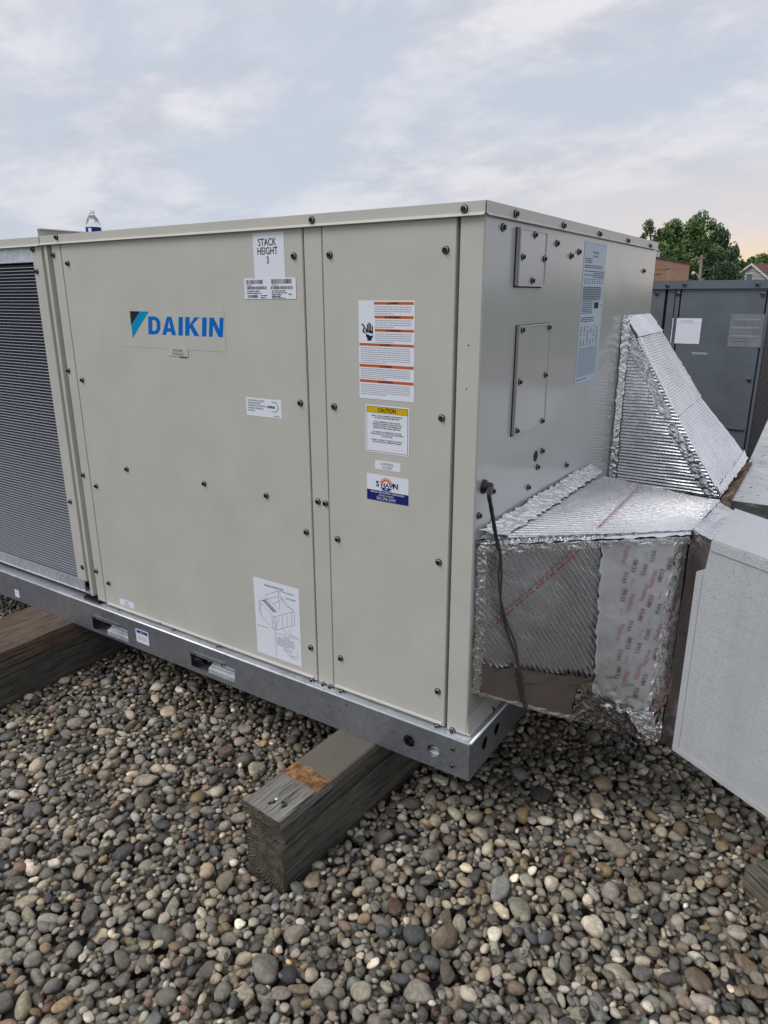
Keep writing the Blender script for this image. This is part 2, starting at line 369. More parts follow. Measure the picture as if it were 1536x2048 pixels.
M['asphalt'] = flat('street_asphalt', (0.05, 0.05, 0.05), 0.95, var=0.15)

# ---------------------------------------------------------------- object helpers
def tag(o, label=None, cat=None, group=None, kind=None):
    for k, v in (('label', label), ('category', cat), ('group', group), ('kind', kind)):
        if v: o[k] = v
    return o
def thing(name, label, cat, loc=(0, 0, 0), group=None, rz=0):
    o = bpy.data.objects.new(name, None); o.location = loc; o.rotation_euler = (0, 0, rz); o.empty_display_size = 0.1
    COL.objects.link(o); return tag(o, label, cat, group)
def link(name, me, parent=None, mat=None, mw=None):
    o = bpy.data.objects.new(name, me); COL.objects.link(o)
    if mat is not None:
        for x in (mat if isinstance(mat, (list, tuple)) else [mat]): me.materials.append(M[x] if isinstance(x, str) else x)
    if mw is not None: o.matrix_world = mw
    if parent is not None:
        o.parent = parent
        bpy_pi = parent
        # parts are modelled in world space: cancel the parent's transform
        pm = Matrix.Identity(4)
        ch = parent
        while ch is not None:
            pm = (ch.matrix_parent_inverse @ ch.matrix_basis if ch.parent else ch.matrix_basis) @ pm; ch = ch.parent
        o.matrix_parent_inverse = pm.inverted()
    return o
class MB:
    """collects geometry (world space) for one mesh"""
    def __init__(s): s.v = []; s.f = []; s.mi = []; s.sm = []
    def add(s, vs, fs, mi=0, smooth=False):
        k = len(s.v); s.v += [tuple(p) for p in vs]; s.f += [tuple(i+k for i in f) for f in fs]; s.mi += [mi]*len(fs); s.sm += [smooth]*len(fs)
        return s
    def box(s, a, b, mi=0):
        x0, y0, z0 = a; x1, y1, z1 = b
        vs = [(x, y, z) for x in (x0, x1) for y in (y0, y1) for z in (z0, z1)]
        return s.add(vs, [(0, 1, 3, 2), (4, 6, 7, 5), (0, 4, 5, 1), (2, 3, 7, 6), (0, 2, 6, 4), (1, 5, 7, 3)], mi)
    def quadbox(s, q, n, t, mi=0):                     # quad q (4 points) extruded by -n*t
        n = Vector(n)*t; a = [Vector(p) for p in q]; b = [p-n for p in a]
        return s.add(a+b, [(0, 1, 2, 3), (7, 6, 5, 4)]+[(i, i+4, (i+1) % 4+4, (i+1) % 4) for i in range(4)], mi)
    def tube(s, pts, r, seg=8, mi=0, cap=True):
        pts = [Vector(p) for p in pts]; rs = r if isinstance(r, (list, tuple)) else [r]*len(pts); vs = []; fs = []
        prev = None
        for i, p in enumerate(pts):
            d = (pts[min(i+1, len(pts)-1)]-pts[max(i-1, 0)]).normalized()
            if prev is None: a = d.orthogonal().normalized()
            else: a = (prev-d*prev.dot(d)).normalized()
            prev = a; b = d.cross(a)
            vs += [p+(a*math.cos(t)+b*math.sin(t))*rs[i] for t in [2*math.pi*k/seg for k in range(seg)]]
        for i in range(len(pts)-1):
            for k in range(seg): fs.append((i*seg+k, i*seg+(k+1) % seg, (i+1)*seg+(k+1) % seg, (i+1)*seg+k))
        if cap: fs += [tuple(range(seg))[::-1], tuple(range((len(pts)-1)*seg, len(pts)*seg))]
        return s.add(vs, fs, mi, True)
    def extrude(s, prof, axis, a, b, mi=0):             # profile of (p,q) pairs swept along axis
        def P(p, t):
            if axis == 0: return (t, p[0], p[1])
            if axis == 1: return (p[0], t, p[1])
            return (p[0], p[1], t)
        n = len(prof); vs = [P(p, a) for p in prof]+[P(p, b) for p in prof]
        return s.add(vs, [(i, (i+1) % n, (i+1) % n+n, i+n) for i in range(n)]+[tuple(range(n))[::-1], tuple(range(n, 2*n))], mi)
    def lathe(s, prof, seg=24, c=(0, 0, 0), mi=0):
        vs = []; fs = []
        for r_, z in prof: vs += [(c[0]+r_*math.cos(2*math.pi*k/seg), c[1]+r_*math.sin(2*math.pi*k/seg), c[2]+z) for k in range(seg)]
        for i in range(len(prof)-1):
            for k in range(seg): fs.append((i*seg+k, i*seg+(k+1) % seg, (i+1)*seg+(k+1) % seg, (i+1)*seg+k))
        return s.add(vs, fs, mi, True)
    def mesh(s, name):
        me = bpy.data.meshes.new(name); me.from_pydata(s.v, [], s.f); me.update()
        me.polygons.foreach_set('material_index', s.mi); me.polygons.foreach_set('use_smooth', s.sm)
        return me
    def build(s, name, mat, parent=None, bevel=0.0, segs=2):
        me = s.mesh(name)
        bm = bmesh.new(); bm.from_mesh(me); bmesh.ops.recalc_face_normals(bm, faces=bm.faces)
        if bevel: bmesh.ops.bevel(bm, geom=list(bm.edges), offset=bevel, segments=segs, affect='EDGES', clamp_overlap=True)
        bm.to_mesh(me); bm.free()
        return link(name, me, parent, mat)
def frame_mat(o, u, v):
    u = Vector(u).normalized(); v = Vector(v).normalized(); n = u.cross(v)
    m_ = Matrix((u, v, n)).transposed().to_4x4(); m_.translation = Vector(o); return m_
def plate(name, outer, holes, t, fm, mat, parent):
    """flat plate with holes, 2D outlines in metres, placed by frame matrix fm; thickness t behind the face"""
    cu = bpy.data.curves.new(name, 'CURVE'); cu.dimensions = '2D'; cu.fill_mode = 'BOTH'; cu.extrude = t/2
    for pl in [outer]+holes:
        sp = cu.splines.new('POLY'); sp.points.add(len(pl)-1)
        for i, (x, y) in enumerate(pl): sp.points[i].co = (x, y, 0, 1)
        sp.use_cyclic_u = True
    o = bpy.data.objects.new(name, cu); COL.objects.link(o); bpy.context.view_layer.update()
    me = bpy.data.meshes.new_from_object(o.evaluated_get(bpy.context.evaluated_depsgraph_get()))
    bpy.data.objects.remove(o); me.transform(fm @ Matrix.Translation((0, 0, -t/2))); me.name = name
    me.materials.clear()
    return link(name, me, parent, mat)
def circ(x, y, r, n=28, ry=None): return [(x+r*math.cos(2*math.pi*k/n), y+(ry or r)*math.sin(2*math.pi*k/n)) for k in range(n)]
def rrect(x0, y0, x1, y1, r=0.004, n=4):
    out = []
    for cx_, cy_, a in ((x1-r, y0+r, -90), (x1-r, y1-r, 0), (x0+r, y1-r, 90), (x0+r, y0+r, 180)):
        out += [(cx_+r*math.cos(R(a+90*k/n)), cy_+r*math.sin(R(a+90*k/n))) for k in range(n+1)]
    return out

# ---------------------------------------------------------------- labels
PENDING = []
class Label:
    """thin sheet at frame fm (origin = lower left) with flat print on it"""
    def __init__(s, name, fm, wd, ht, parent, label, paper='paper', corner=0.0015, t=0.0005):
        s.fm = fm; s.w = wd; s.h = ht; s.items = []; s.texts = []
        s.base = plate(name, rrect(0, 0, wd, ht, corner), [], t, fm @ Matrix.Translation((0, 0, t)), paper, parent) if paper else None
        s.parent = s.base or parent
        if s.base: tag(s.base, label)
        s.t = t if paper else 0
        PENDING.append(s)
    def rect(s, x0, y0, x1, y1, mat, lv=0): s.items.append(([(x0, y0), (x1, y0), (x1, y1), (x0, y1)], mat, lv)); return s
    def poly(s, pts, mat, lv=0): s.items.append((pts, mat, lv)); return s
    def line(s, a, b, wd, mat, lv=1):
        d = Vector((b[0]-a[0], b[1]-a[1])); n = Vector((-d.y, d.x)).normalized()*wd/2
        return s.poly([(a[0]-n.x, a[1]-n.y), (b[0]-n.x, b[1]-n.y), (b[0]+n.x, b[1]+n.y), (a[0]+n.x, a[1]+n.y)], mat, lv)
    def text(s, body, x, y, size, mat='ink', align='LEFT', bold=0.0, wide=1.0, rot=0.0, shear=0.0, lv=2, space=1.0):
        cu = bpy.data.curves.new('t', 'FONT'); cu.body = body; cu.size = size; cu.align_x = align; cu.offset = bold*size
        cu.shear = shear; cu.space_character = space; cu.resolution_u = 3; cu.space_line = 1.0
        o = bpy.data.objects.new('t', cu); COL.objects.link(o)
        mt = Matrix.Translation((x, y, 0.0003*lv)) @ Matrix.Rotation(rot, 4, 'Z') @ Matrix.Diagonal((wide, 1, 1, 1))
        s.texts.append((o, mt, mat)); return s
    def words(s, x0, x1, y, h, mat='ink_soft', seed=0, fill=0.95):
        rr = random.Random(seed); x = x0; end = x0+(x1-x0)*fill
        while x < end:
            w_ = min(rr.uniform(1.2, 5.5)*h, end-x)
            s.rect(x, y, x+w_, y+h*0.62, mat, 1); x += w_+h*0.55
        return s
    def finish(s, dg):
        mats = []; vs = []; fs = []; mi = []
        def idx(mt):
            if mt not in mats: mats.append(mt)
            return mats.index(mt)
        for pts, mt, lv in s.items:
            k = len(vs); vs += [(p[0], p[1], s.t+0.0002+0.0002*lv) for p in pts]; fs.append(tuple(range(k, k+len(pts)))); mi.append(idx(mt))
        for o, m_, mt in s.texts:
            me = o.evaluated_get(dg).to_mesh(); k = len(vs)
            vs += [tuple(m_ @ v.co+Vector((0, 0, s.t))) for v in me.vertices]
            for p in me.polygons: fs.append(tuple(i+k for i in p.vertices)); mi.append(idx(mt))
            o.evaluated_get(dg).to_mesh_clear()
        if not vs: return
        me = bpy.data.meshes.new('printing'); me.from_pydata([tuple(s.fm @ Vector(v)) for v in vs], [], fs); me.update()
        me.polygons.foreach_set('material_index', mi)
        link('printing', me, s.parent, mats)
def flush_labels():
    dg = bpy.context.evaluated_depsgraph_get(); dg.update()
    for L_ in PENDING: L_.finish(dg)
    for L_ in PENDING:
        for o, _, _ in L_.texts: bpy.data.objects.remove(o)
    PENDING.clear()

# ---------------------------------------------------------------- screws (one mesh, many linked copies)
def screw_mesh():
    b = MB()
    b.lathe([(0.0096, 0), (0.0096, 0.0016), (0.0090, 0.0026), (0.0074, 0.0032)], 20, mi=0)
    b.lathe([(0.0076, 0.0030), (0.0070, 0.0036), (0.0054, 0.0040), (0.0001, 0.0041)], 20, mi=1)
    b.lathe([(0.0062, 0.0036), (0.0062, 0.0080), (0.0052, 0.0090), (0.0001, 0.0086)], 6, mi=0)
    me = b.mesh('screw'); me.materials.append(M['screw_black']); me.materials.append(M['screw_ring'])
    for p in me.polygons: p.use_smooth = False
    return me
SCREW = screw_mesh()
def screw(p, n, parent, s=1.0):
    q = Vector(n).to_track_quat('Z', 'Y').to_matrix().to_4x4() @ Matrix.Rotation(random.random()*6, 4, 'Z') @ Matrix.Rotation(random.uniform(-.06, .06), 4, 'X') @ Matrix.Scale(s, 4)
    q.translation = Vector(p)
    return link('screw', SCREW, parent, None, q)
FN, EN = (0, -1, 0), (1, 0, 0)

# ================================================================ SETTING: roof, street level
H, D, ZR, O2 = 1.512, 1.6056, 0.1223, 0.0249
GZ = -0.292                                         # roof surface under the pebbles
b = MB(); b.box((-9, -7, GZ-0.3), (6, 14, GZ)); roof = b.build('roof_surface', 'grit'); tag(roof, kind='structure')
roof['label'] = 'flat gravelled roof surface under the units'
b = MB(); b.add([(-900, -900, -5.2), (900, -900, -5.2), (900, 900, -5.2), (-900, 900, -5.2)], [(0, 1, 2, 3)])
tag(b.build('ground', 'grass'), kind='structure')

# ================================================================ MAIN UNIT
XL, XB = -3.05, -1.6607
unit = thing('rooftop_unit', 'large beige packaged rooftop air conditioner with blue logo, standing on wooden timbers', 'air conditioner')
CZ0 = 0.125                                          # cabinet bottom
s1, s2, s3 = -0.530, -0.466, -0.0664
XS = F(135, 560)[0]-0.018                            # seam of left strip
# core body behind the panels
b = MB(); b.box((XB+0.004, 0.03, CZ0), (-0.0045, D-0.01, H-0.012)); b.box((XL+0.02, 0.10, CZ0), (XB-0.03, D-0.01, H-0.02))
tag(b.build('cabinet_body', 'dark', unit), 'dark inner cabinet showing in the panel gaps')
def fpanel(name, x0, x1, z0, z1, y=0.0, label=None, mat='beige'):
    b = MB(); b.box((x0, y, z0), (x1, y+0.026, z1)); o = b.build(name, mat, unit, 0.0016)
    if label: o['label'] = label
    return o
ZT = 1.489
strip = fpanel('edge_strip', XB, XS-0.0015, 0.135, ZT)
ZLIP = (F(218, 1206)[1]+F(628, 1349)[1])/2; print('lip z', F(218, 1206), F(628, 1349), F(885, 1437), F(348, 1262), F(875, 1453))
bigp = fpanel('access_panel', XS+0.0015, s1-0.002, 0.128, ZT, label='wide beige blower access panel with the blue logo')
mull = fpanel('mullion', s1+0.002, s2-0.0015, 0.126, ZT, 0.001)
ctrl = fpanel('access_panel', s2+0.002, s3-0.0045, 0.128, ZT, -0.001, label='narrow beige control access panel with warning labels')
post = fpanel('corner_post', s3+0.0045, -0.0005, 0.125, ZT)
# drip lips near panel bottoms
for x0, x1, par in ((F(218, 1209)[0], F(628, 1352)[0], bigp), (s2+0.008, F(885, 1438)[0], ctrl)):
    zl = ZLIP
    b = MB(); b.extrude([(0.001, zl), (-0.0055, zl-0.004), (-0.0065, zl-0.0065), (-0.0055, zl-0.0072), (0.001, zl-0.005)], 0, x0, x1)
    b.build('drip_lip', 'beige_trim', par)
# screws of front
fs_big = [(136, 527), (588, 512), (165, 760), (601, 806), (193, 972), (613, 1064), (218, 1166), (622, 1295), (254, 938), (409, 967), (533, 991),
          (239, 1224), (348, 1262), (437, 1293), (624, 1361)]
for p in fs_big: x, z = F(*p); screw((x, 0, z), FN, bigp)
for p in [(107, 510), (137.5, 741), (167, 950), (193, 1142)]: x, z = F(*p); screw((x, 0, z), FN, strip)
for p in [(636, 1003), (652, 1007), (647, 1369), (661, 1374)]:
    x, z = F(*p); screw((min(max(x, s1+0.013), s2-0.013), 0.001, z), FN, mull)
for p in [(660, 510), (892, 500), (669, 813), (884, 836), (676, 1078), (878, 1124), (682, 1316), (876, 1382), (684, 1383), (875, 1453)]:
    x, z = F(*p); screw((x, -0.001, z), FN, ctrl)
for p in [(905, 1463)]: x, z = F(*p); screw((x, 0, z+0.004), FN, post)
# small rivet holes in the post
for p in [(937, 691), (933, 778)]:
    x, z = F(*p); b = MB(); b.lathe([(0.002, 0), (0.0001, 0.0004)], 8); me = b.mesh('rivet_hole'); link('rivet_hole', me, post, 'dark', frame_mat((x, -0.0002, z), (1, 0, 0), (0, 0, 1)))
# ---- condenser section (left)
cx1 = F(72.5, 569)[0]; gx0 = F(91.4, 569)[0]; gx1 = F(98.0, 569)[0]; lx1 = F(103.8, 569)[0]
coilpost = MB(); coilpost.box((cx1, 0.0, 0.20), (gx0, 0.03, ZT)); cp = coilpost.build('coil_post', 'beige', unit, 0.0015)
b = MB(); b.box((gx0, 0.014, 0.17), (gx1, 0.03, ZT)); b.box((gx1, -0.002, 0.145), (lx1, 0.03, ZT)); b.box((lx1, 0.020, 0.14), (XB-0.001, 0.03, ZT))
b.build('channel_strip', 'beige', unit, 0.001)
for p in [(66, 499), (74, 543), (141, 1003)]: x, z = F(*p); screw((max(x, cx1+0.006), 0, z), FN, cp)
x, z = F(164.5, 1135); plate('round_hole', circ(x, z, 0.0105), [], 0.0004, frame_mat((0, -0.0006, 0), (1, 0, 0), (0, 0, 1)), 'dark', cp)
zc1 = F(40, 528)[1]; zc0 = F(120, 1155)[1]-0.01
b = MB(); b.box((XL+0.02, 0.045, zc0), (cx1+0.01, 0.09, zc1)); fin = b.build('coil_fins', 'coil_fin', unit); fin['kind'] = 'stuff'
b = MB(); z = zc0+0.006; k = 0
pitch = 0.0118
while z < zc1-0.012:
    b.box((XL+0.02, 0.024, z), (cx1+0.004, 0.047, z+0.0019)); z += pitch; k += 1
tb = b.build('coil_tubes', 'coil_tube', unit); tb['kind'] = 'stuff'
b = MB(); b.box((XL+0.02, 0.02, zc1+0.006), (cx1-0.012, 0.06, ZT)); b.build('coil_top_plate', 'galv_bright', unit, 0.001)
b = MB(); b.box((XL+0.02, 0.0, 0.152), (cx1+0.04, 0.004, 0.2)); b.box((XL+0.02, -0.002, 0.150), (gx1, 0.03, 0.154)); b.build('coil_sill', 'galv_bright', unit)
b = MB(); b.box((XL, 0.0, 0.13), (XL+0.05, 0.05, ZT)); b.box((XL, 0.05, 0.13), (XL+0.02, D, ZT)); b.build('end_post', 'beige', unit, 0.001)
# ---- roof caps with flared flange
def cap(name, x0, x1, right_end, zt):
    b = MB(); b.box((x0, 0.004, zt-0.004), (x1-(0.004 if right_end else 0), D-0.004, zt))
    xr = x1+0.003 if right_end else x1
    b.extrude([(-0.003, zt), (-0.003, zt-0.0245), (-0.012, zt-0.0315), (-0.0132, zt-0.0305), (-0.0045, zt-0.0235), (-0.0045, zt), ], 0, x0+0.0015, xr-0.0015)
    b.extrude([(-0.0045, zt), (0.004, zt), (0.004, zt-0.004), (-0.003, zt-0.004)], 0, x0+0.0015, xr-0.0015)
    b.extrude([(D+0.003, zt), (D+0.003, zt-0.0245), (D+0.012, zt-0.0315), (D+0.0132, zt-0.0305), (D+0.0045, zt-0.0235), (D+0.0045, zt)], 0, x0+0.0015, xr-0.0015)
    if right_end:
        b.extrude([(0.003, zt), (0.003, zt-0.0245), (0.012, zt-0.0315), (0.0132, zt-0.0305), (0.0045, zt-0.0235), (0.0045, zt)], 1, -0.0015, D+0.0015)
        b.extrude([(-0.004, zt-0.004), (-0.004, zt), (0.0045, zt), (0.003, zt-0.004)], 1, -0.0015, D+0.0015)
    return b.build(name, 'beige_trim', unit)
XC = F(81, 480)[0]
cap1 = cap('roof_panel', XC, 0.0, True, H); cap2 = cap('roof_panel', XL, XC-0.002, False, H-0.002)
for p in [(113, 474.5), (624, 440), (929, 418)]: x, z = F(*p, -0.0045); screw((x, -0.0045, z), FN, cap1)
for p in [(1030.5, 428), (1126, 451.5), (1198, 468.5), (1255, 482), (1299, 492.5)]: y, z = E(*p, 0.0045); screw((0.0045, y, z), EN, cap1, 1.05)
b = MB(); b.box((XC-0.012, 0.0, H-0.004), (XC-0.009, D, H+0.024)); b.box((XC-0.012, 0.0, H+0.022), (XC+0.012, D, H+0.025)); o = b.build('roof_seam_flange', 'beige_trim', unit)
screw((XC+0.002, 0.62, H+0.025), (0, 0, 1), o)
# ---- end panel
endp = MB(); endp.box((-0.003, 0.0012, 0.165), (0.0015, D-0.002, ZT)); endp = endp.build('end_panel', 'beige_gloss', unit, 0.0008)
b = MB(); b.extrude([(-0.02, 0.126), (-0.02, 0.18), (0.002, 0.18), (0.004, 0.135), (0.012, 0.126)], 1, 0.002, D-0.002); lowp = b.build('end_skirt', 'beige', unit)
for p in [(1004, 455), (1112, 487), (1140.5, 512), (1156, 504), (1286, 542), (1082.4, 901.6), (1073, 934), (1131, 930), (1054.6, 974.5), (983.7, 982), (956, 1031)]:
    y, z = E(*p); screw((0.0015, y, z), EN, endp)
y, z = E(983, 1418, 0.003); screw((0.003, y, z), EN, lowp)
def cover(tl, tr, br, bl, t, scr, label, corner=0.002):
    a = [E(*p, t) for p in (tl, tr, br, bl)]; y0 = (a[0][0]+a[3][0])/2; y1 = (a[1][0]+a[2][0])/2; z1 = (a[0][1]+a[1][1])/2; z0 = (a[2][1]+a[3][1])/2
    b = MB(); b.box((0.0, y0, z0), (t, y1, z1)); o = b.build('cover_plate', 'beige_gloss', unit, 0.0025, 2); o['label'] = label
    b = MB(); b.box((0.0016, y0-0.0035, z0-0.003), (0.0035, y1+0.0015, z1+0.001)); b.build('gap_shade', 'dark', o)  # black plate added behind the cover, standing in for the gap's shade
    b = MB(); r_ = 0.0035
    for bx_ in (((t-.001, y0+.0005, z0), (t+.0022, y0+r_, z1)), ((t-.001, y1-r_, z0), (t+.0022, y1-.0005, z1)), ((t-.001, y0+r_, z1-r_), (t+.0022, y1-r_, z1-.0003)), ((t-.001, y0+r_, z0+.0003), (t+.0022, y1-r_, z0+r_))): b.box(*bx_)
    b.build('plate_rim', 'beige_trim', o)  # lighter trim colour stands in for the highlight along the plate's edges
    for p in scr: y, z = E(*p, t); screw((t, min(max(y, y0+0.008), y1-0.008), z), EN, o, 0.9)
cover((1041.5, 455), (1096, 464), (1087, 573), (1035, 573), 0.012, [(1069.5, 470), (1044.7, 514), (1088, 517.7), (1063.7, 561.5)], 'small upper rectangular cover plate with four screws')
cover((1039, 650.5), (1102, 647), (1088.5, 847), (1027, 871.6), 0.010, [(1044, 660), (1097, 654.7), (1038.5, 764), (1089.7, 750), (1083.7, 842), (1033, 861.7)], 'tall lower rectangular cover plate with six screws')
y, z = E(1070, 912); plate('round_hole', circ(y, z, 0.0165), [], 0.0004, frame_mat((0.0022, 0, 0), (0, 1, 0), (0, 0, 1)), 'dark', endp)
y, z = E(966, 973); gy, gz = y, z
b = MB(); b.lathe([(0.019, 0), (0.019, 0.006), (0.014, 0.010), (0.013, 0.024), (0.008, 0.026), (0.0001, 0.026)], 20)
me = b.mesh('cable_gland'); link('cable_gland', me, unit, 'black', frame_mat((0, gy, gz), (0, 1, 0), (0, 0, 1)))
b = MB(); b.box((XL+.02, D-0.02, 0.13), (-0.01, D, ZT)); b.build('back_panel', 'beige', unit, 0.001)
# ---- base rail with cut-outs
def fr(x, y): p = on(x, y, 1, -O2); return (p.x, p.z)
def er(x, y): p = on(x, y, 0, O2); return (p.y, p.z)
holes = []
for a in ([(183, 1233), (256, 1259), (256, 1284), (187, 1258)], [(380, 1306), (469, 1337), (470, 1367), (383, 1330)]):
    q = [fr(*p) for p in a]; x0 = (q[0][0]+q[3][0])/2; x1 = (q[1][0]+q[2][0])/2; z1 = (q[0][1]+q[1][1])/2; z0 = (q[2][1]+q[3][1])/2
    holes.append(rrect(x0, z0, x1, z1, 0.006)); 
    b = MB(); b.extrude([(-0.020, z0+0.012), (-0.004, z0+0.019), (-0.004, z0+0.023), (0.004, z0+0.024), (0.004, z0+0.030), (0.012, z0+0.030), (0.012, z0-0.004), (-0.020, z0-0.004)], 0, x0+(x1-x0)*0.38, x1+0.02); b.build('pocket_streak_rib', 'galv_bright', unit)  # rib added close behind the opening, shaped to give bright streaks
    # holding clip with two screws over each opening
    b = MB(); xa, xb = x0+0.014, x1-0.042; b.box((xa, -O2-0.003, z1-0.003), (xb, -O2-0.0005, z1+0.011)); c = b.build('pocket_clip', 'galv', unit, 0.0006)
    for xx in (xa+0.014, xb-0.014): screw((xx, -O2-0.003, z1+0.004), FN, c, 0.5)
cc = [fr(818, 1482), fr(866, 1501.5)]
holes += [circ(x, z, 0.0195) for x, z in cc]
dots = [fr(*p) for p in [(645, 1392), (658, 1412), (693, 1410), (679, 1419.5), (43, 1171), (52, 1185), (69, 1181), (63, 1189), (320, 1246)]]
holes += [circ(x, z, 0.0030, 10) for x, z in dots]
rail = plate('base_rail', [(XL, 0), (O2, 0), (O2, ZR), (XL, ZR)], holes, 0.0022, frame_mat((0, -O2, 0), (1, 0, 0), (0, 0, 1)), 'galv', unit)
rail['label'] = 'galvanised front base rail with fork openings and round holes'
ce = [er(970, 1486), er(994, 1458)]
def mirror_y(pts): return pts
rail2 = plate('base_rail', [(-O2+0.0005, 0), (D+O2, 0), (D+O2, ZR), (-O2+0.0005, ZR)], [circ(y, z, 0.0195) for y, z in ce]+[circ(1.35, 0.06, 0.02), circ(1.25, 0.06, 0.02)], 0.0022,
              frame_mat((O2, 0, 0), (0, 1, 0), (0, 0, 1)), 'galv', unit)
rail2['label'] = 'galvanised end base rail with two round holes'
b = MB()
b.box((XL, -O2+0.0025, ZR-0.0022), (O2-0.003, 0.03, ZR-0.0002)); b.box((-0.03, 0.031, ZR-0.0022), (O2-0.003, D+O2-0.003, ZR-0.0002))
o = b.build('rail_ledge', 'galv_bright', unit)
b = MB(); b.box((XL, -O2+0.0025, 0.0), (O2-0.003, 0.035, 0.002)); b.box((-0.035, 0.036, 0.0), (O2-0.003, D+O2-0.003, 0.002))
b.box((XL, D+O2-0.003, 0), (O2-0.003, D+O2, ZR)); b.build('rail_foot', 'galv', unit)
# rolled ledge edge, its bright reflection put into the pale colour
b = MB(); b.tube([(XL, -O2+0.001, ZR-0.0015), (O2-0.001, -O2+0.001, ZR-0.003)], 0.0045, 10); b.tube([(O2-0.001, -O2+0.002, ZR-0.003), (O2-0.001, D, ZR-0.003)], 0.0045, 10); b.build('rail_rolled_edge', 'galv_bright', unit)
for p in [(906, 1497), (905, 1531)]: x, z = fr(*p); screw((x, -O2-0.0006, z), FN, rail, 0.72)
b = MB(); b.box((fr(897, 1500)[0], -O2-0.0011, 0.002), (O2-0.0005, -O2-0.0001, ZR-0.004)); b.build('corner_gusset', 'galv', unit)
# channels behind the openings, brightened through their pale steel colour
b = MB(); b.extrude([(0.05, 0.02), (0.075, 0.045), (0.075, 0.06), (0.085, 0.06), (0.085, 0.012), (0.05, 0.012)], 0, -2.1, -0.02)
b.build('inner_rib', 'galv_bright', unit)
b = MB(); x_, z_ = cc[1]; b.extrude([(-0.018, z_-0.012), (-0.004, z_-0.006), (-0.004, z_-0.001), (0.004, z_+0.001), (0.004, z_+0.007), (0.012, z_+0.007), (0.012, z_-0.03), (-0.018, z_-0.03)], 0, x_-0.02, x_+0.03); b.build('hole_streak_rib', 'galv_bright', unit)  # added right behind the round hole, shaped to catch light as a streak
b = MB(); b.box((XL+0.01, 0.035, ZR-0.012), (-0.035, D-0.01, ZR-0.004)); b.build('base_pan', 'galv', unit)
# dark pipe stubs under the coil
b = MB(); xx = F(178, 1196)[0]
b.box((XB-0.085, -0.012, ZR), (XB+0.02, 0.012, ZR+0.014)); b.build('drain_gasket', 'black', unit, 0.003)

# ================================================================ LABELS ON THE UNIT
def flabel(name, tl, br, parent, label, y=-0.0002, **kw):
    a = F(*tl, y); c = F(*br, y); wd = c[0]-a[0]; ht = a[1]-c[1]
    return Label(name, frame_mat((a[0], y, c[1]), (1, 0, 0), (0, 0, 1)), wd, ht, parent, label, **kw)
# brand sticker
L = flabel('logo_sticker', (241, 612), (453, 704), unit, 'clear sticker with blue brand lettering and triangle emblem', paper='beige')
lx, lz = L.fm.translation.x, L.fm.translation.z
def lp(x, y): a = F(x, y); return (a[0]-lx, a[1]-lz)
k = 6.4; cp_ = lambda x, y: lp(240+x/k, 600+y/k)
L.poly([cp_(128, 142), cp_(145, 325), cp_(255, 145)], 'ink'); L.poly([cp_(255, 145), cp_(148, 325), cp_(165, 490), cp_(372, 147)], 'logo_cyan')
# heavy slanted letters, drawn as polygons on a unit cell grid
def letters(L, word, x0, y0, x1, y1, mat, shear=0.10, stroke=0.30):
    h = y1-y0; n = {'D': 1.0, 'A': 1.12, 'I': 0.42, 'K': 1.1, 'N': 1.02}; gap = 0.14
    tot = sum(n[c] for c in word)+gap*(len(word)-1); sx = (x1-x0)/tot; x = 0
    for c in word:
        w_ = n[c]; t = stroke
        if c == 'D': polys = [[(0, 0), (t, 0), (t, 1), (0, 1)], [(t, 0), (.55, 0), (.82, .08), (1, .3), (1, .7), (.82, .92), (.55, 1), (t, 1), (t, .8), (.52, .8), (.66, .72), (.7, .6), (.7, .4), (.66, .28), (.52, .2), (t, .2)]]
        elif c == 'A': polys = [[(0, 0), (t, 0), (.62, 1), (.38, 1)], [(w_-t, 0), (w_, 0), (.74, 1), (.50, 1)], [(.30, .18), (.85, .18), (.80, .38), (.36, .38)]]
        elif c == 'I': polys = [[(.04, 0), (.38, 0), (.38, 1), (.04, 1)]]
        elif c == 'K': polys = [[(0, 0), (t, 0), (t, 1), (0, 1)], [(t, .38), (.46, .52), (w_-.02, 1), (.70, 1), (t, .60)], [(.33, .56), (.54, .66), (w_, 0), (.72, 0), (.33, .50)]]
        else: polys = [[(0, 0), (.28, 0), (.28, 1), (0, 1)], [(w_-.28, 0), (w_, 0), (w_, 1), (w_-.28, 1)], [(.0, 1), (.32, 1), (w_, 0), (w_-.32, 0)]]
        for j, P_ in enumerate(polys): L.poly([(x0+(x+px)*sx+shear*py*h, y0+py*h) for px, py in P_], mat, j*0.3)
        x += w_+gap
a, c = cp_(370, 430), cp_(1290, 430); tp = cp_(390, 225)
letters(L, 'DAIKIN', a[0]-0.002, a[1]-0.002, c[0]+0.009, tp[1]+0.004, 'logo_blue', 0.14, 0.34)
L = flabel('blower_access_label', (335, 695), (377, 714), unit, 'small clear label lettered for blower motor access', paper='beige', y=-0.0012)
L.text('EVAP BLOWER', L.w*0.5, L.h*0.56, L.h*0.44, 'ink_line', 'CENTER', 0, 0.62, space=1.0); L.text('MOTOR ACCESS', L.w*0.5, L.h*0.14, L.h*0.44, 'ink_line', 'CENTER', 0, 0.60)
L.rect(L.w*0.55, -0.003, L.w*0.92, 0.0, 'ink')
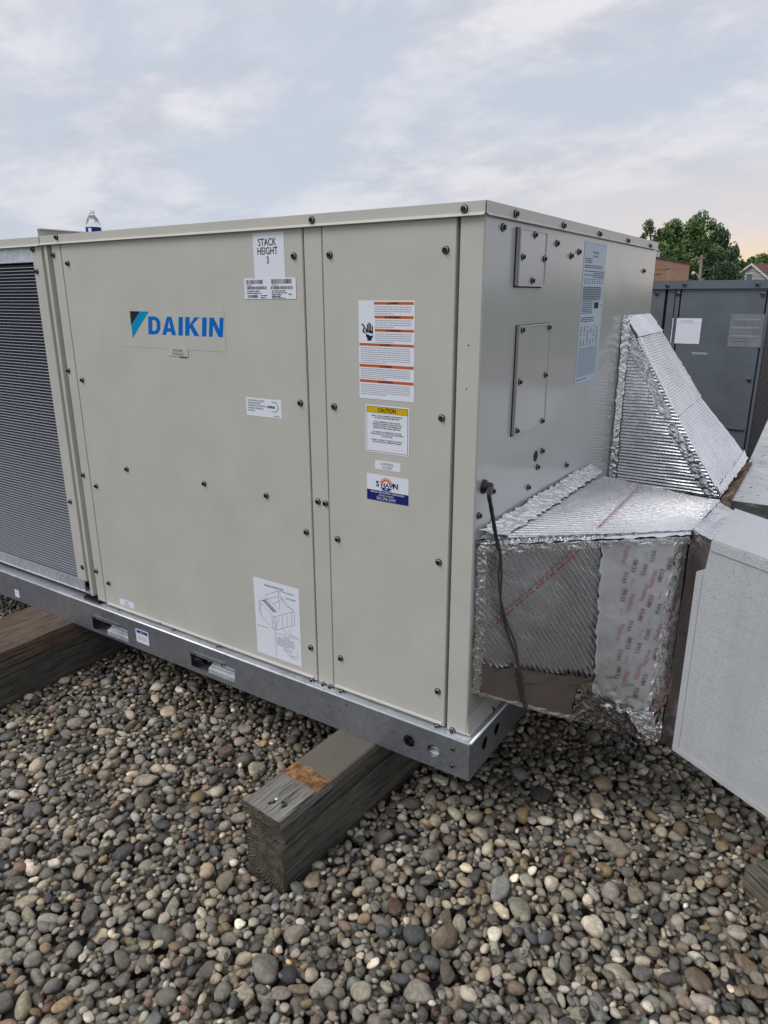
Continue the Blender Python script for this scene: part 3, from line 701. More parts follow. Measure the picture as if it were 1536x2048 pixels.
# stack height
L = flabel('stack_height_label', (505, 467), (571, 556), unit, 'tall white label lettered STACK HEIGHT 3', corner=0.0006)
for tx, yy in (('STACK', 0.72), ('HEIGHT', 0.53), ('3', 0.33)): L.text(tx, L.w*0.46, L.h*yy, L.h*0.225, 'ink', 'CENTER', 0.006, 0.80)
L = flabel('barcode_label', (488, 557), (593, 598), unit, 'white serial number label with barcodes below the stack height label', y=-0.0009)
rr = random.Random(3)
for x0, x1, y0, y1 in ((0.04, 0.36, 0.72, 0.92), (0.54, 0.93, 0.72, 0.94), (0.05, 0.44, 0.46, 0.61), (0.53, 0.94, 0.46, 0.61), (0.06, 0.26, 0.05, 0.20)):
    x = x0
    while x < x1:
        wd_ = rr.choice((0.004, 0.006, 0.009, 0.013)); L.rect(x*L.w, y0*L.h, (x+wd_)*L.w, y1*L.h, 'ink'); x += wd_+rr.choice((0.004, 0.006, 0.010))
L.text('2404227411', L.w*0.05, L.h*0.635, L.h*0.085, 'ink', wide=0.9); L.text('2404227411', L.w*0.55, L.h*0.635, L.h*0.085, 'ink', wide=0.9)
for x0, x1, yy, sd_ in ((0.05, 0.30, 0.36, 1), (0.05, 0.34, 0.26, 2), (0.54, 0.80, 0.36, 3), (0.54, 0.83, 0.27, 4), (0.54, 0.72, 0.18, 5), (0.54, 0.70, 0.10, 6), (0.54, 0.80, 0.03, 7), (0.32, 0.45, 0.14, 8), (0.32, 0.42, 0.04, 9), (0.86, 0.92, 0.2, 10)):
    L.words(L.w*x0, L.w*x1, L.h*yy, L.h*0.07, 'ink', sd_, 1.0)
# efficiency label
L = flabel('efficiency_label', (492, 794), (564, 838), unit, 'small white efficiency notice with a hexagon emblem')
for i, tx in enumerate(('THIS UNIT MEETS OR EXCEEDS', 'EQUIPMENT EFFICIENCY', 'REQUIREMENTS OF ASHRAE 90.1-2019', 'AND ENERGY ADDENDUMS', 'SECTION 6.8')):
    L.text(tx, L.w*0.05, L.h*(0.82-0.14*i), L.h*0.125, 'ink', wide=0.72)
L.text('R-03LZ19-A', L.w*0.95, L.h*0.06, L.h*0.11, 'ink', 'RIGHT', wide=0.8)
hx = [(L.w*0.80+L.w*0.115*math.cos(R(60*k_)), L.h*0.60+L.w*0.115*math.sin(R(60*k_))) for k_ in range(6)]
for i in range(6):
    if i != 2 and i != 3: L.line(hx[i], hx[(i+1) % 6], 0.0016, 'ink')
L.line(hx[2], ((hx[2][0]+hx[3][0])/2+0.004, (hx[2][1]+hx[3][1])/2+0.008), 0.0016, 'ink')
L.text('ASHRAE', L.w*0.63, L.h*0.52, L.h*0.19, 'ink', bold=0.03, wide=0.72)
# big warning label
L = flabel('warning_label', (717, 601), (828, 805), unit, 'white warning label with orange bars and shocked hand symbol', y=-0.0012)
def wy(y): return L.h*(1-(y-100)/1880.0)
def wx(x): return L.w*((x-175)/1000.0)
bars = [(460, 1155, 125, 175, 'WARNING'), (468, 1155, 378, 430, 'AVERTISSEMENT'), (475, 1162, 625, 675, 'ADVERTENCIA'), (185, 1165, 900, 950, 'WARNING'), (185, 1165, 1305, 1360, 'WARNING'), (185, 1165, 1605, 1660, 'ADVERTENCIA')]
for x0, x1, y0, y1, tx in bars:
    L.rect(wx(x0), wy(y1), wx(x1), wy(y0), 'orange'); xm = (x0+x1)/2
    tw = len(tx)*17; L.poly([(wx(xm-tw/2-48), wy(y1-3)), (wx(xm-tw/2-8), wy(y1-3)), (wx(xm-tw/2-28), wy(y0+2))], 'ink', 1)
    L.text(tx, wx(xm-tw/2), wy(y1-9), (wy(y0)-wy(y1))*1.02, 'ink', bold=0.02, wide=0.78)
sd_ = 20
for x0, x1, ya, yb, n_ in ((470, 1150, 215, 340, 4), (480, 1150, 465, 590, 4), (480, 1155, 715, 870, 5), (205, 1150, 985, 1270, 8), (205, 1150, 1390, 1570, 6), (205, 1150, 1700, 1890, 6)):
    for i in range(n_):
        y = ya+(yb-ya)*i/(n_-1); L.words(wx(x0), wx(x1), wy(y+8), 0.0026, 'ink_soft', sd_, 0.95 if i < n_-1 else 0.5); sd_ += 1
# hand symbol with a struck wire
for i, (x, yt, yb, wd_) in enumerate(((312, 610, 720, 21), (337, 540, 720, 21), (366, 505, 720, 22), (394, 525, 720, 22), (428, 565, 720, 20))):
    L.poly([(wx(x-wd_/2), wy(yb)), (wx(x+wd_/2), wy(yb)), (wx(x+wd_/2), wy(yt+9)), (wx(x+wd_/4), wy(yt)), (wx(x-wd_/4), wy(yt)), (wx(x-wd_/2), wy(yt+9))], 'ink')
L.poly([(wx(300), wy(700)), (wx(302), wy(660)), (wx(440), wy(660)), (wx(440), wy(735)), (wx(360), wy(700))], 'ink', 1.2)
L.poly([(wx(306), wy(730)), (wx(350), wy(735)), (wx(390), wy(760)), (wx(440), wy(752)), (wx(432), wy(790)), (wx(412), wy(812)), (wx(412), wy(850)), (wx(335), wy(850)), (wx(335), wy(805)), (wx(312), wy(775))], 'ink', 1.2)
L.poly([(wx(290), wy(690)), (wx(350), wy(700)), (wx(345), wy(712)), (wx(290), wy(700))], 'paper', 2.5)
L.poly([(wx(340), wy(712)), (wx(372), wy(690)), (wx(368), wy(705)), (wx(452), wy(722)), (wx(380), wy(748)), (wx(385), wy(728)), (wx(345), wy(722))], 'paper', 2.5)
wp = [(235, 535), (262, 568), (288, 600), (270, 635), (252, 665), (268, 690), (295, 702)]
for a_, b_ in zip(wp, wp[1:]): L.line((wx(a_[0]), wy(a_[1])), (wx(b_[0]), wy(b_[1])), 0.0042, 'ink', 0.5)
# caution label
L = flabel('caution_label', (731, 808), (818, 914), unit, 'yellow headed CAUTION label under the warning label', y=-0.0012)
w_, h_ = L.w, L.h; m_ = 0.0035
L.rect(m_, m_, w_-m_, h_-m_, 'ink'); L.rect(m_+.0012, m_+.0012, w_-m_-.0012, h_-m_-.0012, 'paper', 1); L.rect(m_+.0012, h_*0.845, w_-m_-.0012, h_-m_-.0012, 'yellow', 1.5); L.rect(m_, h_*0.838, w_-m_, h_*0.845, 'ink', 1.5)
L.text('CAUTION', w_/2, h_*0.868, h_*0.115, 'ink', 'CENTER', 0.022, 0.86, lv=3)
tl_ = ['SCROLL 3 PHASE COMPRESSOR MOTORS MUST', 'ROTATE IN THE PROPER DIRECTION.', '', 'IF THE COMPRESSOR IS NOISY AND THE', 'PRESSURES ARE ALMOST EQUAL WHEN THE', 'SYSTEM IS RUNNING, THE COMPRESSOR IS', 'OPERATING IN THE WRONG DIRECTION.', '', 'TO CHANGE THE COMPRESSOR ROTATION,', 'INTERCHANGE ANY TWO OF THE THREE SUPPLY', 'VOLTAGE WIRES.', '', 'FAILURE TO CORRECT THE ABOVE WILL RESULT IN', 'NO COOLING AND COMPRESSOR FAILURE.']
for i, tx in enumerate(tl_):
    if tx: L.text(tx, w_/2, h_*(0.77-0.042*i), h_*0.040, 'ink', 'CENTER', 0.01, 0.90 if len(tx) < 40 else 0.82, lv=3)
L = flabel('control_access_label', (750, 920), (801, 945), unit, 'small white label lettered CONTROL ACCESS', y=-0.0012)
L.text('CONTROL', L.w*0.48, L.h*0.54, L.h*0.42, 'ink_line', 'CENTER', 0.0, 0.86); L.text('ACCESS', L.w*0.48, L.h*0.14, L.h*0.42, 'ink_line', 'CENTER', 0.0, 0.86)
# contractor sticker
L = flabel('contractor_sticker', (734, 946), (817, 1012), unit, 'white and navy contractor sticker with sun and snow emblem', y=-0.0012, corner=0.0004)
w_, h_ = L.w, L.h
L.rect(0, 0, w_, h_*0.40, 'navy')
cxx, cyy, rr_ = w_*0.47, h_*0.64, h_*0.24
def arc(a0, a1, r_, n_=16, c=(cxx, cyy)): return [(c[0]+r_*math.cos(R(a0+(a1-a0)*i/n_)), c[1]+r_*math.sin(R(a0+(a1-a0)*i/n_))) for i in range(n_+1)]
L.poly(arc(12, 168, rr_*1.18), 'sun_orange'); L.poly(arc(12, 168, rr_*1.06), 'paper', 1); L.poly(arc(12, 168, rr_*0.98), 'sun_orange', 1.5)
L.poly([(cxx-rr_*0.75, cyy+rr_*0.15), (cxx+rr_*0.75, cyy+rr_*0.15), (cxx, cyy+rr_*0.72)], 'paper', 2)
L.poly(arc(192, 348, rr_*1.18), 'teal'); L.poly(arc(192, 348, rr_*1.08), 'paper', 1); L.poly(arc(195, 345, rr_), 'navy', 1.5)
for a_ in (0, 60, 120): L.line((cxx-rr_*0.3*math.cos(R(a_)), cyy-rr_*0.62-rr_*0.26*math.sin(R(a_))), (cxx+rr_*0.3*math.cos(R(a_)), cyy-rr_*0.62+rr_*0.26*math.sin(R(a_))), 0.0012, 'white_ink', 2)
L.rect(w_*0.20, cyy-rr_*0.38, w_*0.76, cyy+rr_*0.22, 'paper', 2.4)
L.text('S', w_*0.225, cyy-rr_*0.32, h_*0.29, 'navy', bold=0.03, wide=1.1, lv=3); L.text('HAW', w_*0.345, cyy-rr_*0.30, h_*0.215, 'navy', bold=0.03, wide=1.22, lv=3); L.text('N', w_*0.625, cyy-rr_*0.32, h_*0.29, 'navy', bold=0.03, wide=1.1, lv=3)
L.text('SERVICE \u2022 INSTALLATION \u2022 MAINTENANCE', w_*0.5, h_*0.305, h_*0.085, 'white_ink', 'CENTER', 0.02, 0.90, lv=3)
L.text('LICENSED & INSURED', w_*0.47, h_*0.205, h_*0.075, 'white_ink', 'CENTER', 0.01, 0.95, lv=3)
L.text('502.296.2303', w_*0.47, h_*0.055, h_*0.16, 'white_ink', 'CENTER', 0.0, 0.98, lv=3)
# heat access, rigging, notice, small rail sticker
L = flabel('heat_access_label', (239, 1196), (269, 1218), unit, 'small white label lettered HEAT ACCESS', y=-0.0003)
L.text('HEAT', L.w*0.5, L.h*0.55, L.h*0.36, 'ink_line', 'CENTER', 0.0, 0.9); L.text('ACCESS', L.w*0.5, L.h*0.14, L.h*0.36, 'ink_line', 'CENTER', 0.0, 0.9)
L = flabel('rigging_label', (506.5, 1153), (604, 1334), unit, 'large white rigging instruction sheet with line drawing', y=-0.0003, corner=0.0006)
w_, h_ = L.w, L.h; L.text('RIGGING INSTRUCTION', w_*0.46, h_*0.925, h_*0.030, 'ink', 'CENTER', 0.01, 0.9)
def ln(pts, wd_=0.0010, mt='ink_line'):
    for a_, b_ in zip(pts, pts[1:]): L.line((w_*a_[0], h_*a_[1]), (w_*b_[0], h_*b_[1]), wd_, mt)
ln([(.10, .70), (.42, .545), (.88, .70), (.57, .84), (.10, .70), (.11, .53), (.43, .37), (.42, .545)]); ln([(.43, .37), (.88, .525), (.88, .70)])
ln([(.13, .685), (.14, .515)]); ln([(.38, .565), (.39, .39)]); ln([(.46, .56), (.47, .385)]); ln([(.82, .68), (.82, .51)]); ln([(.62, .615), (.62, .44)]); ln([(.72, .645), (.72, .475)])
ln([(.27, .775), (.56, .665)]); ln([(.25, .78), (.25, .80), (.55, .905), (.70, .74), (.86, .72)]); ln([(.55, .905), (.57, .66)]); ln([(.66, .83), (.44, .72)])
for i in range(11): ln([(.19+.022*i, .715-.0105*i), (.27+.022*i, .742-.0105*i)], 0.0022, 'ink')
ln([(.55, .91), (.90, .90)]); ln([(.68, .83), (.92, .835)]); L.words(w_*.62, w_*.9, h_*.905, 0.003, 'ink_line', 61); L.words(w_*.72, w_*.93, h_*.84, 0.003, 'ink_line', 62)
ln([(.45, .40), (.55, .55)]); ln([(.60, .42), (.78, .36), (.76, .46)]); L.words(w_*.03, w_*.30, h_*.37, 0.003, 'ink_line', 63); L.words(w_*.78, w_*.95, h_*.365, 0.003, 'ink_line', 64)
ln([(.44, .0), (.44, .345), (.98, .345)]); L.words(w_*.62, w_*.76, h_*.315, 0.003, 'ink', 65, 1)
for i in range(6): L.words(w_*.47, w_*.90, h_*(.29-.020*i), 0.0028, 'ink_line', 66+i, 0.9 if i != 5 else .6)
ln([(.60, .155), (.66, .175), (.80, .165), (.78, .145), (.62, .14), (.68, .155), (.72, .09), (.80, .10), (.77, .15)]); ln([(.92, .17), (.92, .08), (.78, .075), (.80, .10), (.90, .11)])
def rlabel(name, tl, br, label, **kw):
    a = fr(*tl); c = fr(*br); return Label(name, frame_mat((a[0], -O2-0.0003, c[1]), (1, 0, 0), (0, 0, 1)), c[0]-a[0], a[1]-c[1], unit, label, **kw)
L = rlabel('notice_label', (271, 1256), (299, 1292), 'white notice label with blue heading on the base rail')
L.rect(L.w*.08, L.h*.70, L.w*.94, L.h*.94, 'navy2'); L.text('NOTICE', L.w*.5, L.h*.755, L.h*.155, 'white_ink', 'CENTER', 0.0, 0.9)
for i in range(5): L.words(L.w*.12, L.w*.9, L.h*(.50-.065*i), 0.0022, 'ink_soft', 80+i)
L = rlabel('inspection_sticker', (29, 1178), (40, 1196), 'tiny white sticker near the left end of the base rail'); L.words(L.w*.3, L.w*.8, L.h*.6, 0.003, 'ink', 90, 1)
# rating plate on the end face
a = E(1169, 483); c = E(1191, 762); 
y0, y1, z0, z1 = 0.6247*1.12, 0.8265*1.12, 0.921*1.12, 1.3095*1.12
L = Label('rating_label', frame_mat((0.0019, y0, z0), (0, 1, 0), (0, 0, 1)), y1-y0, z1-z0, unit, 'long pale blue rating label on the end panel', paper='paper_grey')
w_, h_ = L.w, L.h
L.text('AIR CONDITIONING', w_*.5, h_*.925, h_*.020, 'ink', 'CENTER', 0, 0.8); L.text('PACKAGE UNIT', w_*.5, h_*.90, h_*.020, 'ink', 'CENTER', 0, 0.8)
for i, yy in enumerate((.885, .872, .859, .838, .825)): L.words(w_*.05, w_*(.35 if i < 3 else .85), h_*yy, 0.0035, 'ink', 100+i, 1)
for i in range(4): L.words(w_*(.45 if i % 2 else .06), w_*.95, h_*(.80-.013*i), 0.0035, 'ink', 110+i, 1)
for j in range(3):
    for i in range(8): L.rect(w_*(.08+.11*i), h_*(.745-.014*j), w_*(.13+.11*i), h_*(.751-.014*j), 'ink', 1)
for i in range(15):
    L.words(w_*.05, w_*(.55 if i > 7 else .9), h_*(.69-.013*i), 0.0035, 'ink', 130+i, .95)
    if i < 7: L.line((w_*.05, h_*(.687-.013*i)), (w_*.95, h_*(.687-.013*i)), 0.0008, 'ink_line')
L.rect(w_*.60, h_*.54, w_*.80, h_*.585, 'ink', 2); L.words(w_*.9, w_*.96, h_*.56, 0.004, 'ink', 150, 1)
for i in range(3): L.words(w_*.05, w_*.7, h_*(.475-.013*i), 0.0035, 'ink', 151+i, .9)
rr = random.Random(5)
for j in range(10):
    for i in range(6):
        if rr.random() < 0.85: L.rect(w_*(.07+.145*i), h_*(.41-.0145*j), w_*(.13+.145*i), h_*(.416-.0145*j), 'ink', 1)
for i in range(11): L.line((w_*(.05+.085*i), h_*.055), (w_*(.05+.085*i), h_*.26), 0.0012, 'ink_line')
for j in range(17): L.line((w_*.05, h_*(.055+.0128*j)), (w_*.90, h_*(.055+.0128*j)), 0.0012, 'ink_line')
L.words(w_*.05, w_*.5, h_*.025, 0.0035, 'ink', 160, 1)
flush_labels()

# ================================================================ FOIL DUCTS
def vnoise(u, v, f, seed):
    g = np.random.default_rng(seed).random((64, 64)); x = (u*f) % 63; y = (v*f) % 63
    i = np.floor(x).astype(int); j = np.floor(y).astype(int); a = x-i; c = y-j; a = a*a*(3-2*a); c = c*c*(3-2*c)
    return (g[i, j]*(1-a)+g[(i+1) % 64, j]*a)*(1-c)+(g[i, (j+1) % 64]*(1-a)+g[(i+1) % 64, (j+1) % 64]*a)*c
def ridged(u, v, f, seed):                             # sharp creases
    s_ = 0; amp = 1
    for k_ in range(4):
        th = 0.7*k_+seed; uu = u*math.cos(th)-v*math.sin(th)+9; vv = u*math.sin(th)+v*math.cos(th)+9
        s_ = s_+amp*(1-np.abs(2*vnoise(uu, vv, f*(1.9**k_), seed+k_)-1)); amp *= 0.5
    return s_/1.9-0.5
def sheet(name, P, nu, nv, hf, mat, parent, label=None, rag=0.0):
    """bilinear patch P=[p00,p10,p11,p01] with height field hf(x,y in metres, s, t 0..1)"""
    P = [np.array(p, float) for p in P]
    s_, t_ = np.meshgrid(np.linspace(0, 1, nu), np.linspace(0, 1, nv), indexing='ij')
    pos = ((1-s_)*(1-t_))[..., None]*P[0]+(s_*(1-t_))[..., None]*P[1]+(s_*t_)[..., None]*P[2]+((1-s_)*t_)[..., None]*P[3]
    du = (P[1]-P[0]+P[2]-P[3])/2; dv = (P[3]-P[0]+P[2]-P[1])/2; n = np.cross(du, dv); n /= np.linalg.norm(n)
    lu = np.linalg.norm(du); lv_ = np.linalg.norm(dv)
    pos = pos+n*hf(s_*lu, t_*lv_, s_, t_)[..., None]
    if rag:
        U_ = du/lu; W_ = dv/lv_; sd_ = len(name)*7+int(lu*1000) % 50
        pos = pos+U_*(rag*((1-2*s_)*np.exp(-np.minimum(s_, 1-s_)/0.08)*(vnoise(t_*lv_+4, s_*0+9+s_.round(), 60, sd_)*1.4)))[..., None]
        pos = pos+W_*(rag*((1-2*t_)*np.exp(-np.minimum(t_, 1-t_)/0.12)*(vnoise(s_*lu+4, t_*0+3+t_.round(), 60, sd_+1)*1.4)))[..., None]
    V = pos.reshape(-1, 3); idx = np.arange(nu*nv).reshape(nu, nv)
    Fq = np.stack([idx[:-1, :-1], idx[1:, :-1], idx[1:, 1:], idx[:-1, 1:]], -1).reshape(-1, 4)
    me = bpy.data.meshes.new(name); me.vertices.add(len(V)); me.vertices.foreach_set('co', V.ravel())
    me.loops.add(Fq.size); me.loops.foreach_set('vertex_index', Fq.ravel()); me.polygons.add(len(Fq))
    me.polygons.foreach_set('loop_start', np.arange(0, Fq.size, 4)); me.polygons.foreach_set('loop_total', np.full(len(Fq), 4)); me.update(calc_edges=True)
    me.polygons.foreach_set('use_smooth', np.ones(len(Fq), bool))
    o = link(name, me, parent, mat)
    if label: o['label'] = label
    return o
def ribs(x, y, ang, pitch, amp, seed, wob=0.5):
    t_ = x*math.cos(ang)+y*math.sin(ang)+wob*0.004*(vnoise(x+3, y+3, 22, seed)-0.5)*2
    ph = (t_/pitch) % 1.0-0.5; long_ = -x*math.sin(ang)+y*math.cos(ang)
    k_ = 0.35+1.3*vnoise(long_+5, np.floor(t_/pitch)*0.37+7, 40, seed+1)
    return amp*(1.0-4*ph*ph)*0.9-amp*2.0*k_*np.exp(-((np.abs(ph)-0.5)/0.13)**2)
duct = thing('foil_duct', 'silver foil wrapped duct with printed tape, between the beige unit and the white duct', 'duct', (0.25, 0.35, -0.25))
A0, A1, A2, A3 = Vector((0.002, 0.012, .705)), Vector((0.002, 0.90, .700)), Vector((0.002, 0.018, .25)), Vector((0.002, .90, .25))
B0, B1, B2, B3 = Vector((.457, .376, .712)), Vector((.4715, .7232, .708)), Vector((.447, .372, .052)), Vector((.47, .71, .06))
C0, C1, C2, C3 = Vector((.512, .331, .708)), Vector((.520, .655, .705)), Vector((.484, .347, .068)), Vector((.50, .64, .07))
lerp = lambda a, b_, t_: a+(b_-a)*t_
nN = (B0-A0).cross(A2-A0).normalized()
if nN.y > 0: nN = -nN
# core so nothing shows through
b = MB(); off = Vector((0, 0.012, 0)); dz = Vector((0, 0, -0.01))
b.add([A0+off+dz, A1-off+dz, A2+off-dz, A3-off-dz, B0+off+dz, B1-off+dz, B2+off-dz, B3-off-dz, C0+off+dz, C1-off+dz, C2+off-dz, C3-off-dz],
      [(0, 1, 5, 4), (4, 5, 9, 8), (2, 6, 7, 3), (6, 10, 11, 7), (0, 4, 6, 2), (4, 8, 10, 6), (1, 3, 7, 5), (5, 7, 11, 9), (0, 2, 3, 1), (8, 9, 11, 10)])
b.build('duct_liner', 'foil_dark', duct)
def hN(x, y, s_, t_):
    zone = np.clip((0.60-s_)/0.03, 0, 1)*np.clip((0.80-t_-0.06*s_)/0.03, 0, 1)*np.clip((s_-0.04)/0.03, 0, 1)
    h = ribs(x, y, R(-35), 0.0130, 0.0034, 31)*zone
    edge = np.clip(1-np.minimum(t_/0.07, 1), 0, 1)+np.clip(1-np.minimum(s_/0.06, 1), 0, 1)+np.clip(1-np.minimum((1-t_)/0.10, 1), 0, 1)*1.3+np.clip((s_-0.86)/0.10, 0, 1)
    low = np.clip((t_-0.74)/0.1, 0, 1)*np.clip((s_-0.55)/0.12, 0, 1)
    h = h+ridged(x, y, 26, 3)*0.0055*np.clip(edge, 0, 1)+ridged(x, y, 20, 9)*0.020*low
    h = h+0.010*(vnoise(x, y, 5, 8)-0.5)+0.0012*ridged(x, y, 14, 5)
    return h-0.004*np.clip(1-np.minimum(t_/0.04, 1), 0, 1)
near = sheet('near_side', [A0, B0, B2, A2], 640, 480, hN, 'foil', duct, 'near foil side with diagonal ribs')
# smooth printed tape bands over the ribs
def on_near(s_, t_, lift): return lerp(lerp(A0, B0, s_), lerp(A2, B2, s_), t_)+nN*lift
def band(q, lift, nu, nv, mat, h, label=None, name='tape_band'):
    return sheet(name, [on_near(a_, c_, lift) for a_, c_ in q], nu, nv, h, mat, duct, label, 0.008)
def hT(x, y, s_, t_): return 0.0014*ridged(x, y, 18, 12)+0.010*(vnoise(x, y, 5, 8)-0.5)*0.4-0.004*np.exp(-np.minimum(np.minimum(s_, 1-s_), np.minimum(t_, 1-t_))/0.02)
band([(0.565, 0.035), (0.93, 0.035), (0.915, 0.93), (0.60, 0.86)], 0.0055, 130, 160, 'foil_flat', lambda x, y, s_, t_: hT(x, y, s_, t_)+0.008*ridged(x, y, 22, 4)*np.clip((t_-0.82)/0.15, 0, 1)*1.2, 'wide smooth foil tape with printed lettering')
band([(0.03, 0.77), (0.60, 0.72), (0.66, 0.985), (0.03, 0.985)], 0.0050, 130, 60, 'foil_dark', lambda x, y, s_, t_: hT(x, y, s_, t_)+0.010*ridged(x, y, 24, 6)*np.clip((s_-0.72)/0.2, 0, 1), 'dark reflecting tape along the lower edge')
band([(0.0, 0.01), (0.055, 0.01), (0.055, 0.985), (0.0, 0.985)], 0.0060, 40, 160, 'foil_tape', lambda x, y, s_, t_: 0.0035*ridged(x, y, 70, 15), 'crumpled vertical tape beside the corner post')
# elbow piece, dark smooth tape
sheet('elbow_side', [B0, C0, C2, B2], 60, 220, lambda x, y, s_, t_: 0.006*ridged(x, y, 15, 21)*np.clip(1-np.abs(t_-0.5)*0.2, 0, 1)+0.008*ridged(x, y, 26, 23)*(np.clip((t_-0.85)/0.1, 0, 1)+np.clip((0.08-t_)/0.06, 0, 1)), 'foil_dark', duct, 'foil tape at the elbow with a dark reflection put into its colour')
sheet('elbow_top', [B0, B1, C1, C0], 120, 60, lambda x, y, s_, t_: 0.006*ridged(x, y, 20, 25)*np.clip(1.2-t_, 0.2, 1)-0.0, 'foil_tape', duct).data.flip_normals()
sheet('far_side', [A1, B1, B3, A3], 60, 60, lambda x, y, s_, t_: 0.002*ridged(x, y, 20, 26), 'foil', duct)
sheet('underside', [A2, B2, B3, A3], 60, 60, lambda x, y, s_, t_: 0.004*ridged(x, y, 14, 27), 'foil_dark', duct)
# top with fine ribs running away from the unit
def hTop(x, y, s_, t_):
    h = ribs(x, y, R(90-8), 0.0185, 0.0034, 41, 0.3)
    e = np.clip(1-np.minimum(t_/0.05, 1), 0, 1)+np.clip((s_-0.88)/0.12, 0, 1)+np.clip(1-np.minimum((1-t_)/0.05, 1), 0, 1)
    return h*np.clip(1-e, 0, 1)+0.0065*ridged(x, y, 30, 43)*np.clip(e, 0, 1)+0.004*(vnoise(x, y, 5, 45)-.5)+0.0012*ridged(x, y, 45, 46)
top = sheet('top_side', [A0, B0, B1, A1], 330, 720, hTop, 'foil_top', duct, 'top foil side with fine ribs')
# tape fillets: against the unit, and along the near upper edge
sheet('wall_tape', [(0.003, 0.006, .733), (0.003, 0.925, .733), (0.070, 0.90, .707), (0.070, 0.062, .709)], 520, 70, lambda x, y, s_, t_: -0.0035*ridged(x, y, 60, 51)-0.003*ridged(x, y, 22, 52)-0.0005, 'foil_tape', duct, 'crumpled foil tape joining the duct to the unit', 0.010)
e0, e1 = A0+Vector((0, 0, .006)), B0+Vector((0, 0, .006))
inw = Vector((0.02, 0.035, 0))
ch = nN*0.009+Vector((0, 0, -.020))
sheet('edge_tape', [e0+ch, e1+ch, e1+inw*0.7, e0+inw*0.7], 420, 40, lambda x, y, s_, t_: 0.003*ridged(x, y, 75, 53)+0.0015*ridged(x, y, 25, 54)-0.001, 'foil_tape', duct, None, 0.012)
sheet('edge_tape', [e0+nN*0.008+Vector((0, 0, -.016)), e0+nN*0.007+Vector((0, 0, -.046)), e1+nN*0.007+Vector((0, 0, -.046)), e1+nN*0.008+Vector((0, 0, -.016))], 34, 420, lambda x, y, s_, t_: -0.0035*ridged(x, y, 70, 55), 'foil_tape', duct, None, 0.010)
# crumpled foil bunched at the lower corner
band([(0.52, 0.80), (0.86, 0.84), (0.95, 1.0), (0.50, 0.995)], 0.010, 200, 120, 'foil_torn', lambda x, y, s_, t_: 0.020*ridged(x, y, 24, 4)+0.006*ridged(x, y, 75, 17), 'torn dark crumpled foil at the lower corner', 'torn_foil')
band([(0.76, 0.845), (0.93, 0.83), (0.985, 1.0), (0.86, 0.97)], 0.017, 120, 120, 'foil_tape', lambda x, y, s_, t_: 0.018*ridged(x, y, 30, 14)+0.006*ridged(x, y, 75, 17), 'bright crumpled foil at the lower corner', 'torn_foil')
# printed lettering on the tape
uN = (on_near(1, .5, 0)-on_near(0, .5, 0)).normalized(); vN = nN.cross(uN)
if vN.z < 0: vN = -vN
def on_near_px(x, y, lift=0.0095): return onpl(x, y, A0+nN*lift, nN)
FO = on_near_px(1190, 1400); fmn = frame_mat(FO, uN, vN)
if fmn.col[2].to_3d().dot(nN) < 0: print('FLIP')
L = Label('tape_print', fmn, 1, 1, duct, 'x', paper=None)
inv = fmn.inverted()
def tp_(x, y): q = inv @ on_near_px(x, y); return q.x, q.y
cols = [(1243, 0, 1), (1260, 0.12, 1), (1281, 0.5, -1), (1296, 0.33, -1), (1314, 0.62, -1), (1330, 0.45, -1), (1346, 0.1, -1)]
for ci, (cx_, ph, dr) in enumerate(cols):
    y = 1095+ph*60; top_y = 1090; seq = ['Nashua', '324A', '08/23', 'dots'] if dr > 0 else ['324A', 'Nashua', '08/23', 'dots']
    k_ = ci
    yy = 1092-ph*70
    while yy < 1430:
        it = seq[k_ % 4]; k_ += 1; ln_ = {'Nashua': 42, '324A': 26, '08/23': 30, 'dots': 22}[it]
        if yy > 1085 and yy+ln_ < 1440:
            lean = (yy-1250)*-0.075
            x, z = tp_(cx_+lean, yy if dr > 0 else yy+ln_)
            rot_ = R(-90) if dr > 0 else R(90)
            if it == 'dots':
                for q_ in range(4): L.rect(x-0.002, z-q_*0.006*dr, x+0.001, z-q_*0.006*dr-0.002, 'grey_ink')
            else: L.text(it, x, z, 0.0165 if it != 'Nashua' else 0.017, {'Nashua': 'pink_ink', '324A': 'grey_ink', '08/23': 'plum_ink'}[it], rot=rot_, bold=0.01 if it == 'Nashua' else 0, lv=1)
        yy += ln_+9
for i in range(16):
    px_ = 985+i*19; x, z = tp_(px_, 1322+(px_-985)*0.16+(i % 3)*16); L.text(('324A', '08/23', 'Nashua')[i % 3], x, z, 0.013, 'grey_ink', rot=R(8+180*(i % 2)), lv=1)
# red dashes crossing the ribs, near side and top
pa, pb = (985, 1255), (1160, 1100)
for i in range(26):
    t0 = i/26; q0 = tp_(pa[0]+(pb[0]-pa[0])*t0, pa[1]+(pb[1]-pa[1])*t0); q1 = tp_(pa[0]+(pb[0]-pa[0])*(t0+0.014+0.012*(i % 3)), pa[1]+(pb[1]-pa[1])*(t0+0.014+0.012*(i % 3)))
    L.line(q0, q1, 0.0042, 'red_ink', 0)
fmt = frame_mat(on(1190, 1060, 2, .7155), (1, 0, 0), (0, 1, 0)); L2 = Label('tape_print', fmt, 1, 1, duct, 'x', paper=None)
def tq(x, y): p = on(x, y, 2, .7155)-fmt.translation; return p.x, p.y
pa, pb = (1197, 1054), (1282, 968)
for i in range(34):
    t0 = i/34; q0 = tq(pa[0]+(pb[0]-pa[0])*t0, pa[1]+(pb[1]-pa[1])*t0); t1 = t0+0.017+0.006*(i % 2); q1 = tq(pa[0]+(pb[0]-pa[0])*t1, pa[1]+(pb[1]-pa[1])*t1); L2.line(q0, q1, 0.0045, 'red_ink', 0)
flush_labels()

